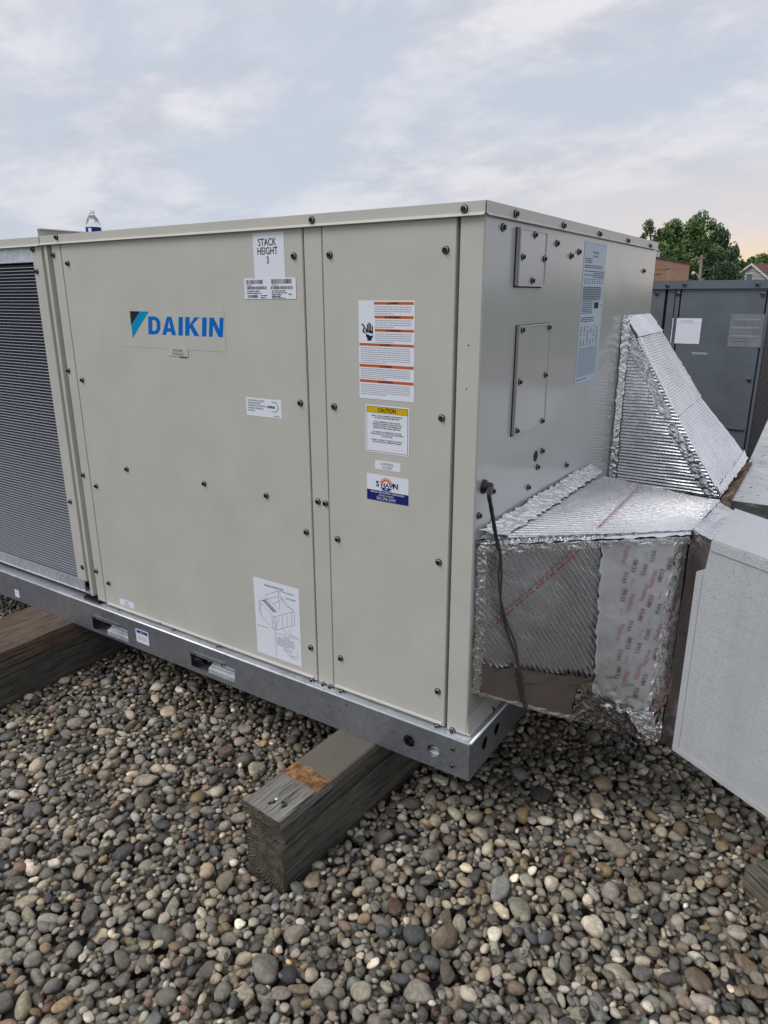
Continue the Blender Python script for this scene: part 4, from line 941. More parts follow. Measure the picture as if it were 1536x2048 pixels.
# ---- white coated duct
wd = thing('coated_duct', 'white coated sheet metal duct running out of frame beside the foil elbow', 'duct', (0.7, 0.35, -0.25))
dirn = Vector((0.853, -0.522, 0)).normalized(); dirf = Vector((0.80, -0.60, 0)).normalized(); Lw = 1.25
W0, W1 = Vector((.5146, .3273, .712)), Vector((.5221, .6563, .712)); Zb = 0.068
W2 = Vector((.486, .345, Zb)); N3 = W0+dirn*Lw; N4 = W1+dirf*Lw
nW = Vector((dirn.y, -dirn.x, 0))
b = MB(); nb = 14
b.add([W0, Vector((.507, .332, .628)), Vector((.486, .345, .612)), W2, N3.xy.to_3d()+Vector((0, 0, Zb)), N3], [(0, 1, 2, 3, 4, 5)])
b.add([W0, N3, N4, W1], [(0, 1, 2, 3)])
b.add([W2+Vector((0, 0.003, 0)), N3.xy.to_3d()+Vector((0, 0, Zb)), N4.xy.to_3d()+Vector((0, 0, Zb)), W1.xy.to_3d()+Vector((0, 0, Zb))], [(0, 1, 2, 3)])
b.add([W1, N4, N4.xy.to_3d()+Vector((0, 0, Zb)), W1.xy.to_3d()+Vector((0, 0, Zb))], [(0, 1, 2, 3)])
b.build('duct_shell', 'white_duct', wd)
b = MB()                                               # folded seam along upper edge, lower edge, left hem
s0 = W0-Vector((0, 0, .004))
b.quadbox([s0+nW*0.004, s0+dirn*Lw+nW*0.004, s0+dirn*Lw+nW*0.004-Vector((0, 0, .026)), s0+nW*0.004-Vector((0, 0, .026))], nW, 0.0035)
b.build('folded_seam', 'white_duct', wd, 0.0008); b = MB()
s0 = W2+nW*0.003
b.quadbox([s0+Vector((0, 0, .014)), s0+dirn*Lw+Vector((0, 0, .014)), s0+dirn*Lw-Vector((0, 0, .004)), s0-Vector((0, 0, .004))], nW, 0.0025)
b.build('bottom_hem', 'white_duct', wd, 0.0008)
b = MB(); s0 = Vector((.486, .345, .610))+nW*0.002
b.quadbox([s0, s0+dirn*0.020, W2+nW*0.002+dirn*0.020, W2+nW*0.002], nW, 0.0009); b.build('hem_strip', 'white_duct', wd)

# ---- sloping duct at the back
d2 = thing('sloping_duct', 'sloping foil wrapped duct hood rising against the rear of the end panel', 'duct', (0.2, 1.4, -0.25))
ya, yb = 1.205, 1.60
T0, T1 = Vector((0.003, ya, 1.235)), Vector((0.003, yb, 1.235)); U0, U1 = Vector((0.062, ya, 1.16)), Vector((0.062, yb, 1.165))
V0, V1 = Vector((.412, ya, .595)), Vector((.447, yb, .672)); X0, X1 = Vector((0.003, ya, .30)), Vector((0.003, yb, .30)); Y0, Y1 = Vector((.412, ya, .30)), Vector((.447, yb, .30))
b = MB(); ins = Vector((0, 0.012, -0.012)); ins2 = Vector((0, -0.012, -0.012))
dn_ = Vector((-.05, 0, -.045)); dt_ = Vector((0, 0, -.09)); b.add([T0+ins+dt_, V0+ins+dn_, Y0+ins+Vector((-.05, 0, 0)), X0+ins, T1+ins2+dt_, V1+ins2+dn_, Y1+ins2+Vector((-.05, 0, 0)), X1+ins2], [(0, 1, 2, 3), (4, 7, 6, 5), (0, 4, 5, 1), (1, 5, 6, 2), (2, 6, 7, 3), (3, 7, 4, 0)])
b.build('duct_liner', 'foil_dark', d2)
def hS(x, y, s_, t_):
    e = np.clip(1-np.minimum(s_/0.05, 1), 0, 1)+np.clip(1-np.minimum((1-s_)/0.04, 1), 0, 1)+np.clip(1-np.minimum(t_/0.10, 1), 0, 1)
    return ribs(x, y, R(90), 0.0108, 0.0022, 61, 0.5)*np.clip(1-e, 0, 1)+0.004*ridged(x, y, 26, 63)*np.clip(e, 0, 1)+0.014*(vnoise(x, y, 4, 65)-.5)
mid0, mid1 = lerp(U0, V0, 0.5)+Vector((-.010, 0, -.006)), lerp(U1, V1, 0.5)+Vector((-.014, 0, -.01))
sheet('slope_side', [T0, T1, U1, U0], 160, 60, lambda x, y, s_, t_: -0.006*ridged(x, y, 34, 60), 'foil_tape', d2).data.flip_normals()
for q in ([U0, U1, mid1, mid0], [mid0, mid1, V1, V0]):
    o = sheet('slope_side', q, 150, 240, lambda x, y, s_, t_: -hS(x, y, s_, t_*0+0.5), 'foil', d2, None, 0.0); o.data.flip_normals()
# near triangular side
def hB(x, y, s_, t_): return ribs(x, y, R(90), 0.0128, 0.0018, 71, 0.4)+0.008*(vnoise(x, y, 4, 75)-.5)
q = [T0, lerp(T0, V0, 1.0), Y0, X0]
sheet('near_side', [Vector((0.003, ya, 1.235)), Vector((0.0031, ya, 1.235)), Vector((.412, ya, .595)), Vector((0.003, ya, .595))], 160, 260, hB, 'foil', d2, 'triangular near foil side')
sheet('near_side', [X0+Vector((0, 0, .295)), V0, Y0, X0], 100, 100, hB, 'foil', d2, 'lower part of the near foil side')
# crumpled tape down the sloping edge and the wall
for k_, (p_, q_) in enumerate(((T0+Vector((0, 0, 0)), U0), (U0, mid0), (mid0, V0))):
    o_ = Vector((0, -0.007, 0.0)); dn = (q_-p_).normalized(); nn = Vector((-dn.z, 0, dn.x)) if dn.x > 0 else Vector((0, 0, 1))
    nn = Vector((dn.z, 0, -dn.x)); nn = nn if nn.z < 0 else -nn
    sheet('edge_tape', [p_+o_, q_+o_, q_+o_+nn*0.050, p_+o_+nn*0.050], 120, 34, lambda x, y, s_, t_: 0.006*ridged(x, y, 48, 81+k_), 'foil_tape', d2, None, 0.014)
    sheet('edge_tape', [p_-nn*0.004+o_*0.5, q_-nn*0.004+o_*0.5, q_-nn*0.004+Vector((0, .035, 0)), p_-nn*0.004+Vector((0, .035, 0))], 120, 22, lambda x, y, s_, t_: 0.0022*ridged(x, y, 60, 91+k_), 'foil_tape', d2, None, 0.006)
sheet('wall_tape', [(0.004, 1.185, 1.245), (0.004, 1.185, .60), (0.035, 1.198, .60), (0.035, 1.198, 1.235)], 300, 24, lambda x, y, s_, t_: 0.003*ridged(x, y, 60, 98), 'foil_tape', d2, None, 0.006).data.flip_normals()
sheet('foot_tape', [V0+Vector((-.022, 0, .036)), V1+Vector((-.022, 0, .036)), V1+Vector((.002, 0, -.004)), V0+Vector((.002, 0, -.004))], 200, 40, lambda x, y, s_, t_: -0.004*ridged(x, y*0.3, 70, 99)-0.002, 'foil_tape', d2, None, 0.012).data.flip_normals()

# ---- old curb duct the hood lands on
od = thing('old_duct', 'old white coated duct with rusty edge and grimy side behind the foil ducts', 'duct', (0.8, 1.8, -0.25))
b = MB(); b.add([(.455, 1.17, .60), (2.3, 1.17, .60), (2.3, 3.1, .70), (.40, 3.1, .70), (.455, 1.17, .30), (2.3, 1.17, .30), (2.3, 3.1, .3), (.40, 3.1, .3)],
              [(0, 1, 2, 3), (0, 4, 5, 1), (1, 5, 6, 2), (2, 6, 7, 3), (3, 7, 4, 0), (4, 7, 6, 5)])
o = b.build('duct_top', 'old_white', od)
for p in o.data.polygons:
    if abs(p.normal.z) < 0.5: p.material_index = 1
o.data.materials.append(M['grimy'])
b = MB(); b.add([(.418, 1.165, .592), (.455, 1.165, .612), (.455, 1.70, .640), (.414, 1.70, .622), (.418, 1.165, .555), (.455, 1.165, .555), (.455, 1.70, .58), (.414, 1.70, .58)],
              [(0, 1, 2, 3), (0, 4, 5, 1), (1, 5, 6, 2), (2, 6, 7, 3), (3, 7, 4, 0), (4, 7, 6, 5)]); b.build('rusty_flange', 'rust', od)
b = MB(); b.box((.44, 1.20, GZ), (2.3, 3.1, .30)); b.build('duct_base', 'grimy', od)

# ================================================================ CABLE
cb = thing('hanging_cable', 'black electrical cable hanging from the end panel down across the foil duct', 'cable', (0.03, gy, gz))
ptsu = [Vector((0.02, gy, gz))]+[on(x, y, 0, v) for x, y, v in [(977, 985, .045), (983, 1020, .045), (988, 1050, .05), (993, 1078, .055)]]
def onn(x, y, lift): return onpl(x, y, A0+nN*lift, nN)
low1 = [(1001, 1110), (1003, 1150), (1001, 1200), (1006, 1235), (1020, 1280), (1033, 1320), (1040, 1370), (1046, 1395), (1054, 1412)]
low2 = [(1000, 1112), (997, 1150), (1000, 1190), (1012, 1240), (1030, 1285), (1037, 1330), (1047, 1375), (1045, 1400), (1050, 1418)]
def smooth_(pts, n_=5):
    out = []
    for i in range(len(pts)-1):
        p0, p1, p2, p3 = pts[max(i-1, 0)], pts[i], pts[i+1], pts[min(i+2, len(pts)-1)]
        for k_ in range(n_):
            t_ = k_/n_; out.append(0.5*((2*p1)+(p2-p0)*t_+(2*p0-5*p1+4*p2-p3)*t_*t_+(3*p1-p0-3*p2+p3)*t_**3))
    return out+[pts[-1]]
b = MB(); pp = smooth_(ptsu+[onn(998, 1100, .028)]); b.tube(pp, [0.0054+0.0006*math.sin(i*2.1) for i in range(len(pp))], 10); b.build('cable_sleeve', 'wire_cover', cb)
b = MB(); b.tube(smooth_([onn(997, 1092, .028)]+[onn(x, y, .018+.003*math.sin(i)) for i, (x, y) in enumerate(low1)]), 0.0034, 8); b.build('wire', 'brown_wire', cb)
b = MB(); b.tube(smooth_([onn(998, 1094, .030)]+[onn(x, y, .022-.003*math.sin(i)) for i, (x, y) in enumerate(low2)]), 0.0030, 8); b.build('wire', 'brown_wire', cb)
b = MB(); e_ = onn(1052, 1415, .018); b.tube(smooth_([e_, e_+Vector((.03, .05, -.10)), e_+Vector((.01, .12, -.22)), e_+Vector((.05, .2, -.36)), e_+Vector((.12, .24, -.44))]), 0.0026, 7); b.build('wire', 'brown_wire', cb)

# ================================================================ TIMBERS
def timber(name, label, ox, oy, rz, w_, len_, top, layers, mats, fasteners=False, offs=None):
    t = thing(name, label, 'timber', (ox, oy, top), 'weathered timbers under the units' if 'support' in name else None, rz=rz)
    for i, ((z1, z0, dx, dy, nm), mt) in enumerate(zip(layers, mats)):
        nseg = 40; me = bpy.data.meshes.new(nm); bm = bmesh.new()
        rr = random.Random(i+int(ox*100)); vs = []
        x0, x1 = dx, w_-dx*0.5
        for k_ in range(nseg+1):
            y = dy+len_*k_/nseg; j = [rr.uniform(-1, 1)*0.0012 for _ in range(8)]
            e = 0.004
            ring = [(x0+e, z0), (x1-e, z0), (x1, z0+e), (x1, z1-e), (x1-e, z1), (x0+e, z1), (x0, z1-e), (x0, z0+e)]
            vs.append([bm.verts.new((a_+j[q_], y+(rr.uniform(-1, 1)*0.004 if k_ == 0 else 0), c_+j[-q_]*0.6)) for q_, (a_, c_) in enumerate(ring)])
        for k_ in range(nseg):
            for q_ in range(8): bm.faces.new((vs[k_][q_], vs[k_][(q_+1) % 8], vs[k_+1][(q_+1) % 8], vs[k_+1][q_]))
        f0 = bm.faces.new(vs[0][::-1]); f1 = bm.faces.new(vs[-1]); f0.material_index = f1.material_index = 1
        bmesh.ops.recalc_face_normals(bm, faces=bm.faces); bm.to_mesh(me); bm.free()
        o = bpy.data.objects.new(nm, me); COL.objects.link(o); o.parent = t; me.materials.append(M[mt]); me.materials.append(M['endgrain'])
        if i == 0: top_o = o
    return t
# front timber under the corner
ft = timber('support_timber', 'weathered grey support timber under the near corner with a bare orange patch on top', -0.457, -0.428, R(-3.2), 0.142, 2.1, 0.0,
            [(-0.001, -0.034, 0, 0, 'plank'), (-0.043, -0.088, 0.012, 0.016, 'board'), (-0.096, -0.29, 0.004, 0.004, 'beam')], ['plank', 'beam', 'beam'])
b = MB(); b.lathe([(0.0075, 0), (0.0070, 0.002), (0.0001, 0.0022)], 14); me = b.mesh('nail_head'); p = on(554, 1597, 2, 0.0); link('nail_head', me, ft, 'screw_ring', Matrix.Translation((p.x, p.y, 0.0005)))
for q_ in ((540, 1606), (548, 1604), (566, 1605), (567, 1613), (571, 1611)):
    p = on(*q_, 2, 0.0); b = MB(); b.lathe([(0.0042, 0), (0.0001, 0.0003)], 9); link('nail_hole', b.mesh('nail_hole'), ft, 'dark', Matrix.Translation((p.x, p.y, 0.0002)) @ Matrix.Diagonal((1, 1.6, 1, 1)))
lt = timber('support_timber', 'brown double width support timber under the coil end at left', -2.125, -0.75, R(0.5), 0.305, 2.6, 0.0,
            [(-0.001, -0.040, 0, 0, 'plank'), (-0.042, -0.075, 0.006, 0.02, 'board'), (-0.077, -0.11, 0.012, 0.02, 'board'), (-0.112, -0.29, 0.010, 0.006, 'beam')], ['brown_plank', 'brown_plank', 'beam', 'beam'])
rtm = timber('timber_offcut', 'pale rotten timber offcut lying on the gravel below the white duct', 0.785, 0.335, R(-128), 0.11, 0.75, -0.13,
             [(-0.0, -0.11, 0, 0, 'beam')], ['pale_log'])
rtm.location.z = -0.155; 

# ================================================================ WATER BOTTLE
bx, by = CAM.x+ray(187, 458).x*3.42, CAM.y+ray(187, 458).y*3.42
bt = thing('water_bottle', 'clear plastic water bottle with blue label on the unit roof', 'bottle', (bx, by, H))
ZK = 0.90
prof = [(0.0, 0.002), (0.028, 0.0), (0.032, 0.006), (0.0325, 0.05), (0.031, 0.055), (0.0325, 0.06), (0.0325, 0.135), (0.030, 0.150), (0.024, 0.172), (0.015, 0.188), (0.0125, 0.192), (0.0125, 0.205)]
prof = [(r_*1.08, z_*ZK) for r_, z_ in prof]
b = MB(); b.lathe(prof, 28, (bx, by, H)); b.build('bottle_body', 'plastic', bt)
b = MB(); b.lathe([(0.0358, 0.072), (0.0360, 0.074), (0.0360, 0.115), (0.0358, 0.117)], 28, (bx, by, H)); o = b.build('bottle_label', 'navy', bt)
b = MB(); b.lathe([(0.0363, 0.077), (0.0363, 0.112)], 28, (bx, by, H), 0)
b.f = [f for i, f in enumerate(b.f) if i % 28 in (17, 22, 23)]; b.mi = [0]*len(b.f); b.sm = [True]*len(b.f); b.build('label_panel', 'white_ink', o)
b = MB(); b.lathe([(0.0145, 0.181), (0.0145, 0.193), (0.0001, 0.194)], 20, (bx, by, H)); b.build('bottle_cap', 'white_ink', bt)

# ================================================================ GREY NEIGHBOUR UNIT
GY = 3.4
def G(x, y): p = on(x, y, 1, GY); return (p.x, p.z)
gu = thing('rooftop_unit', 'slate grey older rooftop unit behind, with a faded caution label', 'air conditioner', (-0.5, GY, -0.25))
gx1 = G(1510, 760)[0]+0.018; gt = G(1420, 561.5)[1]; gfl = G(1420, 576)[1]; gx0 = -2.0
gb = 0.25
b = MB(); b.box((gx0, GY+0.02, gb), (gx1-0.02, GY+1.4, gt-0.01)); b.build('cabinet_body', 'dark', gu)
b = MB(); b.box((gx0, GY-0.014, gfl), (gx1+0.014, GY-0.010, gt)); b.box((gx0, GY-0.014, gt), (gx1+0.014, GY+1.42, gt+0.003)); b.box((gx1+0.010, GY-0.010, gfl), (gx1+0.014, GY+1.42, gt)); gr = b.build('roof_panel', 'grey_unit', gu)
b = MB(); b.box((gx0, GY-0.019, gfl-0.004), (gx1+0.02, GY-0.010, gfl)); b.build('roof_lip', 'grey_unit', gr)
def gpan(x0, x1, z0, z1, y=0.0): 
    b = MB(); b.box((x0, GY+y, z0), (x1, GY+y+0.02, z1)); return b.build('side_panel', 'grey_unit', gu, 0.002)
xa = G(1322, 700)[0]; xb = G(1341, 700)[0]; xc = G(1349, 700)[0]; xd = G(1503, 800)[0]
gpan(gx0, xa-0.012, gb, gfl); gpan(xa+0.004, xb-0.01, gb, gfl, 0.003); gpan(xb-0.004, xc-0.004, gb, gfl, -0.004)
gm = gpan(xc+0.004, xd-0.004, gb+0.02, gfl, -0.002)
pc = gpan(xd+0.004, gx1, gb, gfl, 0.0); pc.name = 'corner_post'
zl = G(1470, 856)[1]
b = MB(); b.box((xc+0.01, GY-0.014, zl-0.006), (xd-0.02, GY-0.002, zl)); b.build('drip_lip', 'grey_unit', gm)
for p in [(1336, 571), (1370, 569), (1516, 568.5)]: x, z = G(*p); screw((x, GY-0.014, z), FN, gr, 1.5)
for p in [(1357, 587.5), (1526, 588), (1498, 759)]: x, z = G(*p); screw((min(x, gx1-.02), GY-0.004, z), FN, gm, 1.5)
x, z = G(1314, 587); screw((x, GY-0.001, z), FN, gu, 1.4)
# dark louvred end of the grey unit
b = MB(); b.box((gx1-0.03, GY+0.05, gb), (gx1, GY+1.35, gfl)); b.build('end_coil', 'coil_fin', gu)
b = MB(); z = gb+0.03
while z < gfl-0.03: b.box((gx1-0.001, GY+0.05, z), (gx1+0.006, GY+1.35, z+0.004)); z += 0.05
b.build('end_grille', 'wire', gu)
def glabel(name, tl, br, label, **kw):
    a = G(*tl); c = G(*br); return Label(name, frame_mat((a[0], GY-0.0035, c[1]), (1, 0, 0), (0, 0, 1)), c[0]-a[0], a[1]-c[1], gu, label, **kw)
L = glabel('caution_label', (1346, 636), (1398, 688), 'square faded white caution label'); M['faded'] = flat('faded_ink', (0.36, 0.38, 0.42), 0.6)
L.text('CAUTION', L.w*.5, L.h*.84, L.h*.12, 'faded', 'CENTER', 0, .9); L.rect(L.w*.05, L.h*.80, L.w*.95, L.h*.81, 'faded')
M['scuffed'] = flat('scuffed_label', (0.20, 0.22, 0.25), 0.7, var=0.5)
L = glabel('worn_label', (1463, 628), (1521, 695), 'peeling grey worn label at upper right of the panel', paper='scuffed')
for i in range(9): L.words(L.w*.08, L.w*.92, L.h*(.84-.085*i), 0.006, 'grey_ink' if i % 3 else 'faded', 200+i)
L = glabel('brand_remnant', (1384, 704), (1414, 710), 'small worn strip of a brand label', paper='faded'); L.words(0.004, L.w, 0.003, 0.006, 'scuffed', 230)
flush_labels()
b = MB(); b.box((gx0-.1, GY-.05, GZ), (gx1+.05, GY+1.5, gb)); b.build('unit_curb', 'grimy', gu)

# ================================================================ BEYOND THE ROOF
def at(x, y, d): return far(x, y, d)
# parapet
pw = thing('parapet_wall', 'low dark capped parapet wall at the far roof edge', 'wall', (0, 13.8, GZ))
b = MB(); b.box((-9, 13.7, -5.2), (6, 14.0, GZ+0.35)); b.build('wall', 'brick', pw); b = MB(); b.box((-9.05, 13.65, GZ+0.35), (6.05, 14.05, GZ+0.40)); b.build('coping', 'capstone', pw)
# brick building
def facing_box(xl, xr, ytop, d0, d1, depth, zb):      # wall between two image columns at two depths
    a = at(xl, ytop[0], d0); c = at(xr, ytop[1], d1); return a, c
a, c = facing_box(1250, 1380, (506, 529), 43, 60, 8, -5)
bb = thing('brick_building', 'orange brick building with dark parapet cap behind the grey unit', 'building', (a.x, a.y, -5.2))
zt = (a.z+c.z)/2+0.0; u_ = Vector((c.x-a.x, c.y-a.y, 0)); ln_ = u_.length; u_.normalize(); v_ = Vector((-u_.y, u_.x, 0))
def obox(o, u, v, x0, x1, y0, y1, z0, z1): 
    P = lambda x, y, z: Vector((o.x, o.y, 0))+u*x+v*y+Vector((0, 0, z))
    return [P(x, y, z) for x in (x0, x1) for y in (y0, y1) for z in (z0, z1)]
BF = [(0, 1, 3, 2), (4, 6, 7, 5), (0, 4, 5, 1), (2, 3, 7, 6), (0, 2, 6, 4), (1, 5, 7, 3)]
hw = c.z
def wallpoly(o, z):
    return z
b = MB(); b.add([Vector((a.x, a.y, -5.2)), Vector((c.x, c.y, -5.2)), Vector((c.x, c.y, c.z)), Vector((a.x, a.y, c.z)), Vector((c.x, c.y, -5.2))+v_*9, Vector((a.x, a.y, -5.2))+v_*9, Vector((a.x, a.y, c.z))+v_*9, Vector((c.x, c.y, c.z))+v_*9],
                [(0, 1, 2, 3), (1, 4, 7, 2), (3, 2, 7, 6), (0, 3, 6, 5), (5, 6, 7, 4)])
me = b.mesh('wall'); o = link('wall', me, bb, 'brick')
b = MB(); b.add(obox(a, u_, v_, -0.05, ln_+0.05, -0.08, 9.1, c.z, c.z+0.10), BF); b.build('parapet_cap', 'capstone', bb)
p = at(1327, 518, 53); rc = thing('rooftop_condenser', 'small grey louvred condenser on the brick building roof', 'air conditioner', (p.x, p.y, c.z+0.1))
b = MB(); b.add(obox(p, u_, v_, -0.45, 0.30, 0.2, 1.0, c.z+0.1, at(1327, 504, 53).z), BF); b.build('condenser_case', 'lamp_grey', rc)
b = MB()
for i in range(5): b.add(obox(p, u_, v_, -0.38+0.13*i, -0.31+0.13*i, 0.17, 0.2, c.z+0.16, at(1327, 505.5, 53).z), BF)
b.build('louvres', 'capstone', rc)
# house with gable
p = at(1506, 560, 105); ap = at(1505.5, 527.5, 105); le = at(1464, 561, 105); hd = Vector((0.35, 0.94, 0)).normalized(); hr = Vector((0.94, -0.35, 0)).normalized()
hs = thing('gabled_house', 'cream house with white trimmed gable and red brown roof', 'house', (p.x, p.y, -5.2))
hwid = (Vector((ap.x, ap.y, 0))-Vector((le.x, le.y, 0))).length; ze = le.z
Pc = Vector((ap.x, ap.y, 0))
def HP(x, y, z): return Pc+hr*x+hd*y+Vector((0, 0, z))
b = MB(); b.add([HP(-hwid, 0, -5.2), HP(hwid, 0, -5.2), HP(hwid, 0, ze), HP(0, 0, ap.z), HP(-hwid, 0, ze), HP(-hwid, 9, -5.2), HP(hwid, 9, -5.2), HP(hwid, 9, ze), HP(0, 9, ap.z), HP(-hwid, 9, ze)],
                [(0, 1, 2, 3, 4), (5, 9, 8, 7, 6), (1, 6, 7, 2), (0, 4, 9, 5)]); b.build('wall', 'cream', hs)
b = MB(); e = 0.35; sl = (ap.z-ze)/hwid
for sg in (-1, 1):
    q = [HP(0, -e, ap.z+.06), HP(sg*(hwid+e), -e, ze-sl*e+.06), HP(sg*(hwid+e), 9+e, ze-sl*e+.06), HP(0, 9+e, ap.z+.06)]; n_ = Vector((hr*sg*sl+Vector((0, 0, 1)))).normalized(); b.quadbox(q, n_, 0.15)
b.build('roof', 'shingle', hs)
b = MB()
for sg in (-1, 1): b.quadbox([HP(0, -e-.03, ap.z+.10), HP(sg*(hwid+e), -e-.03, ze-sl*e+.10), HP(sg*(hwid+e), -e-.03, ze-sl*e-.20), HP(0, -e-.03, ap.z-.22)], -hd, 0.08)
b.build('gable_trim', 'trim_white', hs)
x0 = -(1506-1497)/FPX*105; x1 = (1510-1506)/FPX*105; z1 = at(1503, 547.5, 105).z
b = MB(); b.add([HP(x0-.12, -.06, z1-1.3), HP(x1+.12, -.06, z1-1.3), HP(x1+.12, -.06, z1+.12), HP(x0-.12, -.06, z1+.12)], [(0, 1, 2, 3)]); wnd = b.build('window', 'trim_white', hs)
b = MB(); b.add([HP(x0, -.08, z1-1.2), HP(x1, -.08, z1-1.2), HP(x1, -.08, z1), HP(x0, -.08, z1)], [(0, 1, 2, 3)]); b.build('pane', 'window_glass', wnd)
# second roof to the right (red roof behind)
b = MB(); b.add([HP(hwid*.3, 5, ap.z-0.2), HP(hwid*4, 5, ap.z-0.1), HP(hwid*4, 2.2, ze-.6), HP(hwid*.6, 2.2, ze-.6)], [(0, 1, 2, 3)]); b.build('side_roof', 'shingle', hs)
# utility pole with street lamp
d = 70; pt = at(1403.5, 511, d); pb_ = at(1396, 600, d)
up_ = thing('utility_pole', 'weathered wooden utility pole with crossarm in front of the trees', 'pole', (pb_.x, pb_.y, -5.2))
b = MB(); dd = (pt-pb_); base = pb_-dd*((pb_.z+5.2)/dd.z) if dd.z else pb_; b.tube([base, pt], [0.16, 0.12], 10); b.build('pole', 'pole_wood', up_)
b = MB(); q = pt-Vector((0, 0, .25)); b.add(obox(q, Vector((.97, .2, 0)), Vector((-.2, .97, 0)), -.55, .3, -.06, .06, q.z-.12, q.z+.12), BF); b.build('crossarm', 'pole_wood', up_)
sl_ = thing('street_lamp', 'pale cobra head street lamp bracketed to the utility pole', 'street lamp', tuple(at(1399, 562, d)))
b = MB(); a0 = at(1398.5, 559, d-0.1); b.tube([a0, at(1396, 552, d), at(1393, 547.5, d), at(1390, 546.5, d)], 0.05, 8); b.build('lamp_arm', 'lamp_grey', sl_)
b = MB(); c0 = at(1389, 547, d); c1 = at(1384.5, 546, d); b.tube([c0+(c0-c1)*.15, c0, lerp(c0, c1, .5), c1, c1+(c1-c0)*.15], [.05, .14, .19, .15, .04], 10); b.build('lamp_head', 'trim_white', sl_)
ow = thing('overhead_wires', 'thin overhead wires strung from the utility pole', 'wires', tuple(at(1403, 515, d)))
for (x0, y0, dd0), (x1, y1, dd1), sag in (((1403, 512, d), (1600, 533, 110), 1.2), ((1404, 515, d), (1600, 541, 110), 1.4), ((1402, 513, d), (1290, 535, 45), 0.5), ((1402, 516, d), (1280, 545, 45), 0.6)):
    p0, p1 = at(x0, y0, dd0), at(x1, y1, dd1); b = MB(); b.tube([lerp(p0, p1, t_/16)-Vector((0, 0, sag*4*(t_/16)*(1-t_/16))) for t_ in range(17)], 0.022, 5); b.build('wire', 'wire', ow)

# ---- trees
def tree(name, label, x, ytop, d, width_px, leaf, mat, n, seed, kind='round', base_z=-5.2, group=None):
    rg = np.random.default_rng(seed); top = at(x, ytop, d); rad = width_px/FPX*d/2; Ht = top.z-base_z
    t = thing(name, label, 'tree', (top.x, top.y, base_z), 'trees beyond the roof')
    b = MB(); rr = random.Random(seed); b.tube([(top.x, top.y, base_z), (top.x+.1, top.y, base_z+Ht*.4), (top.x, top.y, base_z+Ht*.9)], [Ht*.022, Ht*.017, Ht*.004], 8)
    lobes = []
    nl = 40 if kind == 'round' else 60
    for i in range(nl):
        hz = rr.uniform(.25, .97); prof_ = max(0.02, math.sin(min(1, (hz-.05)/.95)*math.pi*.93))**.6 if kind == 'round' else max(.02, (1-abs(hz-.42)/.66))**.6
        a_ = rr.uniform(0, 6.28); rr_ = rad*prof_*rr.uniform(.3, .95)
        c_ = Vector((top.x+math.cos(a_)*rr_, top.y+math.sin(a_)*rr_, base_z+Ht*hz)); s_ = rad*rr.uniform(.16, .36)*(1.0 if kind == 'round' else .72)
        c_.z = min(c_.z, top.z-s_*.8); lobes.append((c_, s_)); b.tube([(top.x, top.y, base_z+Ht*hz*.7), lerp(Vector((top.x, top.y, base_z+Ht*hz*.8)), c_, .5), c_], [Ht*.006, Ht*.004, Ht*.001], 5)
    b.build('trunk', 'bark', t)
    li = rg.integers(0, nl, n); cen = np.array([tuple(l[0]) for l in lobes])[li]; ss = np.array([l[1] for l in lobes])[li]
    g = rg.normal(size=(n, 3)); g /= np.linalg.norm(g, axis=1)[:, None]; rad_ = rg.random(n)**.45
    st = np.array([1, 1, 1.0 if kind == 'round' else 1.7])
    pos = cen+g*(ss*rad_)[:, None]*st
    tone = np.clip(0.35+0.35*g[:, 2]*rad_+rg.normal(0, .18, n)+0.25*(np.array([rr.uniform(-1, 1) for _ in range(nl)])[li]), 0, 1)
    q = rg.normal(size=(n, 3)); q /= np.linalg.norm(q, axis=1)[:, None]; r_ = rg.normal(size=(n, 3)); r_ -= (r_*q).sum(1)[:, None]*q; r_ /= np.linalg.norm(r_, axis=1)[:, None]
    if kind != 'round': q = q*np.array([.6, .6, 1.3])
    sz = leaf*rg.uniform(.5, 1.2, n)[:, None]
    V = np.stack([pos-q*sz, pos-r_*sz*.55, pos+q*sz, pos+r_*sz*.55], 1).reshape(-1, 3)
    me = bpy.data.meshes.new('crown'); me.vertices.add(len(V)); me.vertices.foreach_set('co', V.ravel()); me.loops.add(4*n); me.loops.foreach_set('vertex_index', np.arange(4*n)); me.polygons.add(n)
    me.polygons.foreach_set('loop_start', np.arange(0, 4*n, 4)); me.polygons.foreach_set('loop_total', np.full(n, 4)); me.update(calc_edges=True)
    at_ = me.attributes.new('leaf_tone', 'FLOAT', 'FACE'); at_.data.foreach_set('value', tone.astype(np.float32))
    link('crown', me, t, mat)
    return t
tree('maple_tree', 'sparse leafy maple rising highest at left behind the brick building', 1314, 430, 74, 86, .20, 'leaf_a', 3600, 3)
tree('maple_tree', 'broad bushy green tree right behind the utility pole', 1374, 440, 80, 150, .24, 'leaf_a', 11000, 5)
tree('cedar_tree', 'dark feathery tree with the tallest plumed tips in the clump', 1404, 432, 88, 120, .26, 'leaf_b', 9500, 6, 'plume')
tree('cedar_tree', 'dark feathery tree between the plumed tree and the house', 1442, 456, 90, 120, .26, 'leaf_b', 9500, 8, 'plume')
tree('cedar_tree', 'drooping dark tree at the right edge of the clump', 1458, 482, 84, 84, .24, 'leaf_b', 5500, 9, 'plume')
tree('maple_tree', 'green tree low at left behind the brick parapet', 1335, 470, 85, 130, .26, 'leaf_a', 8500, 10)
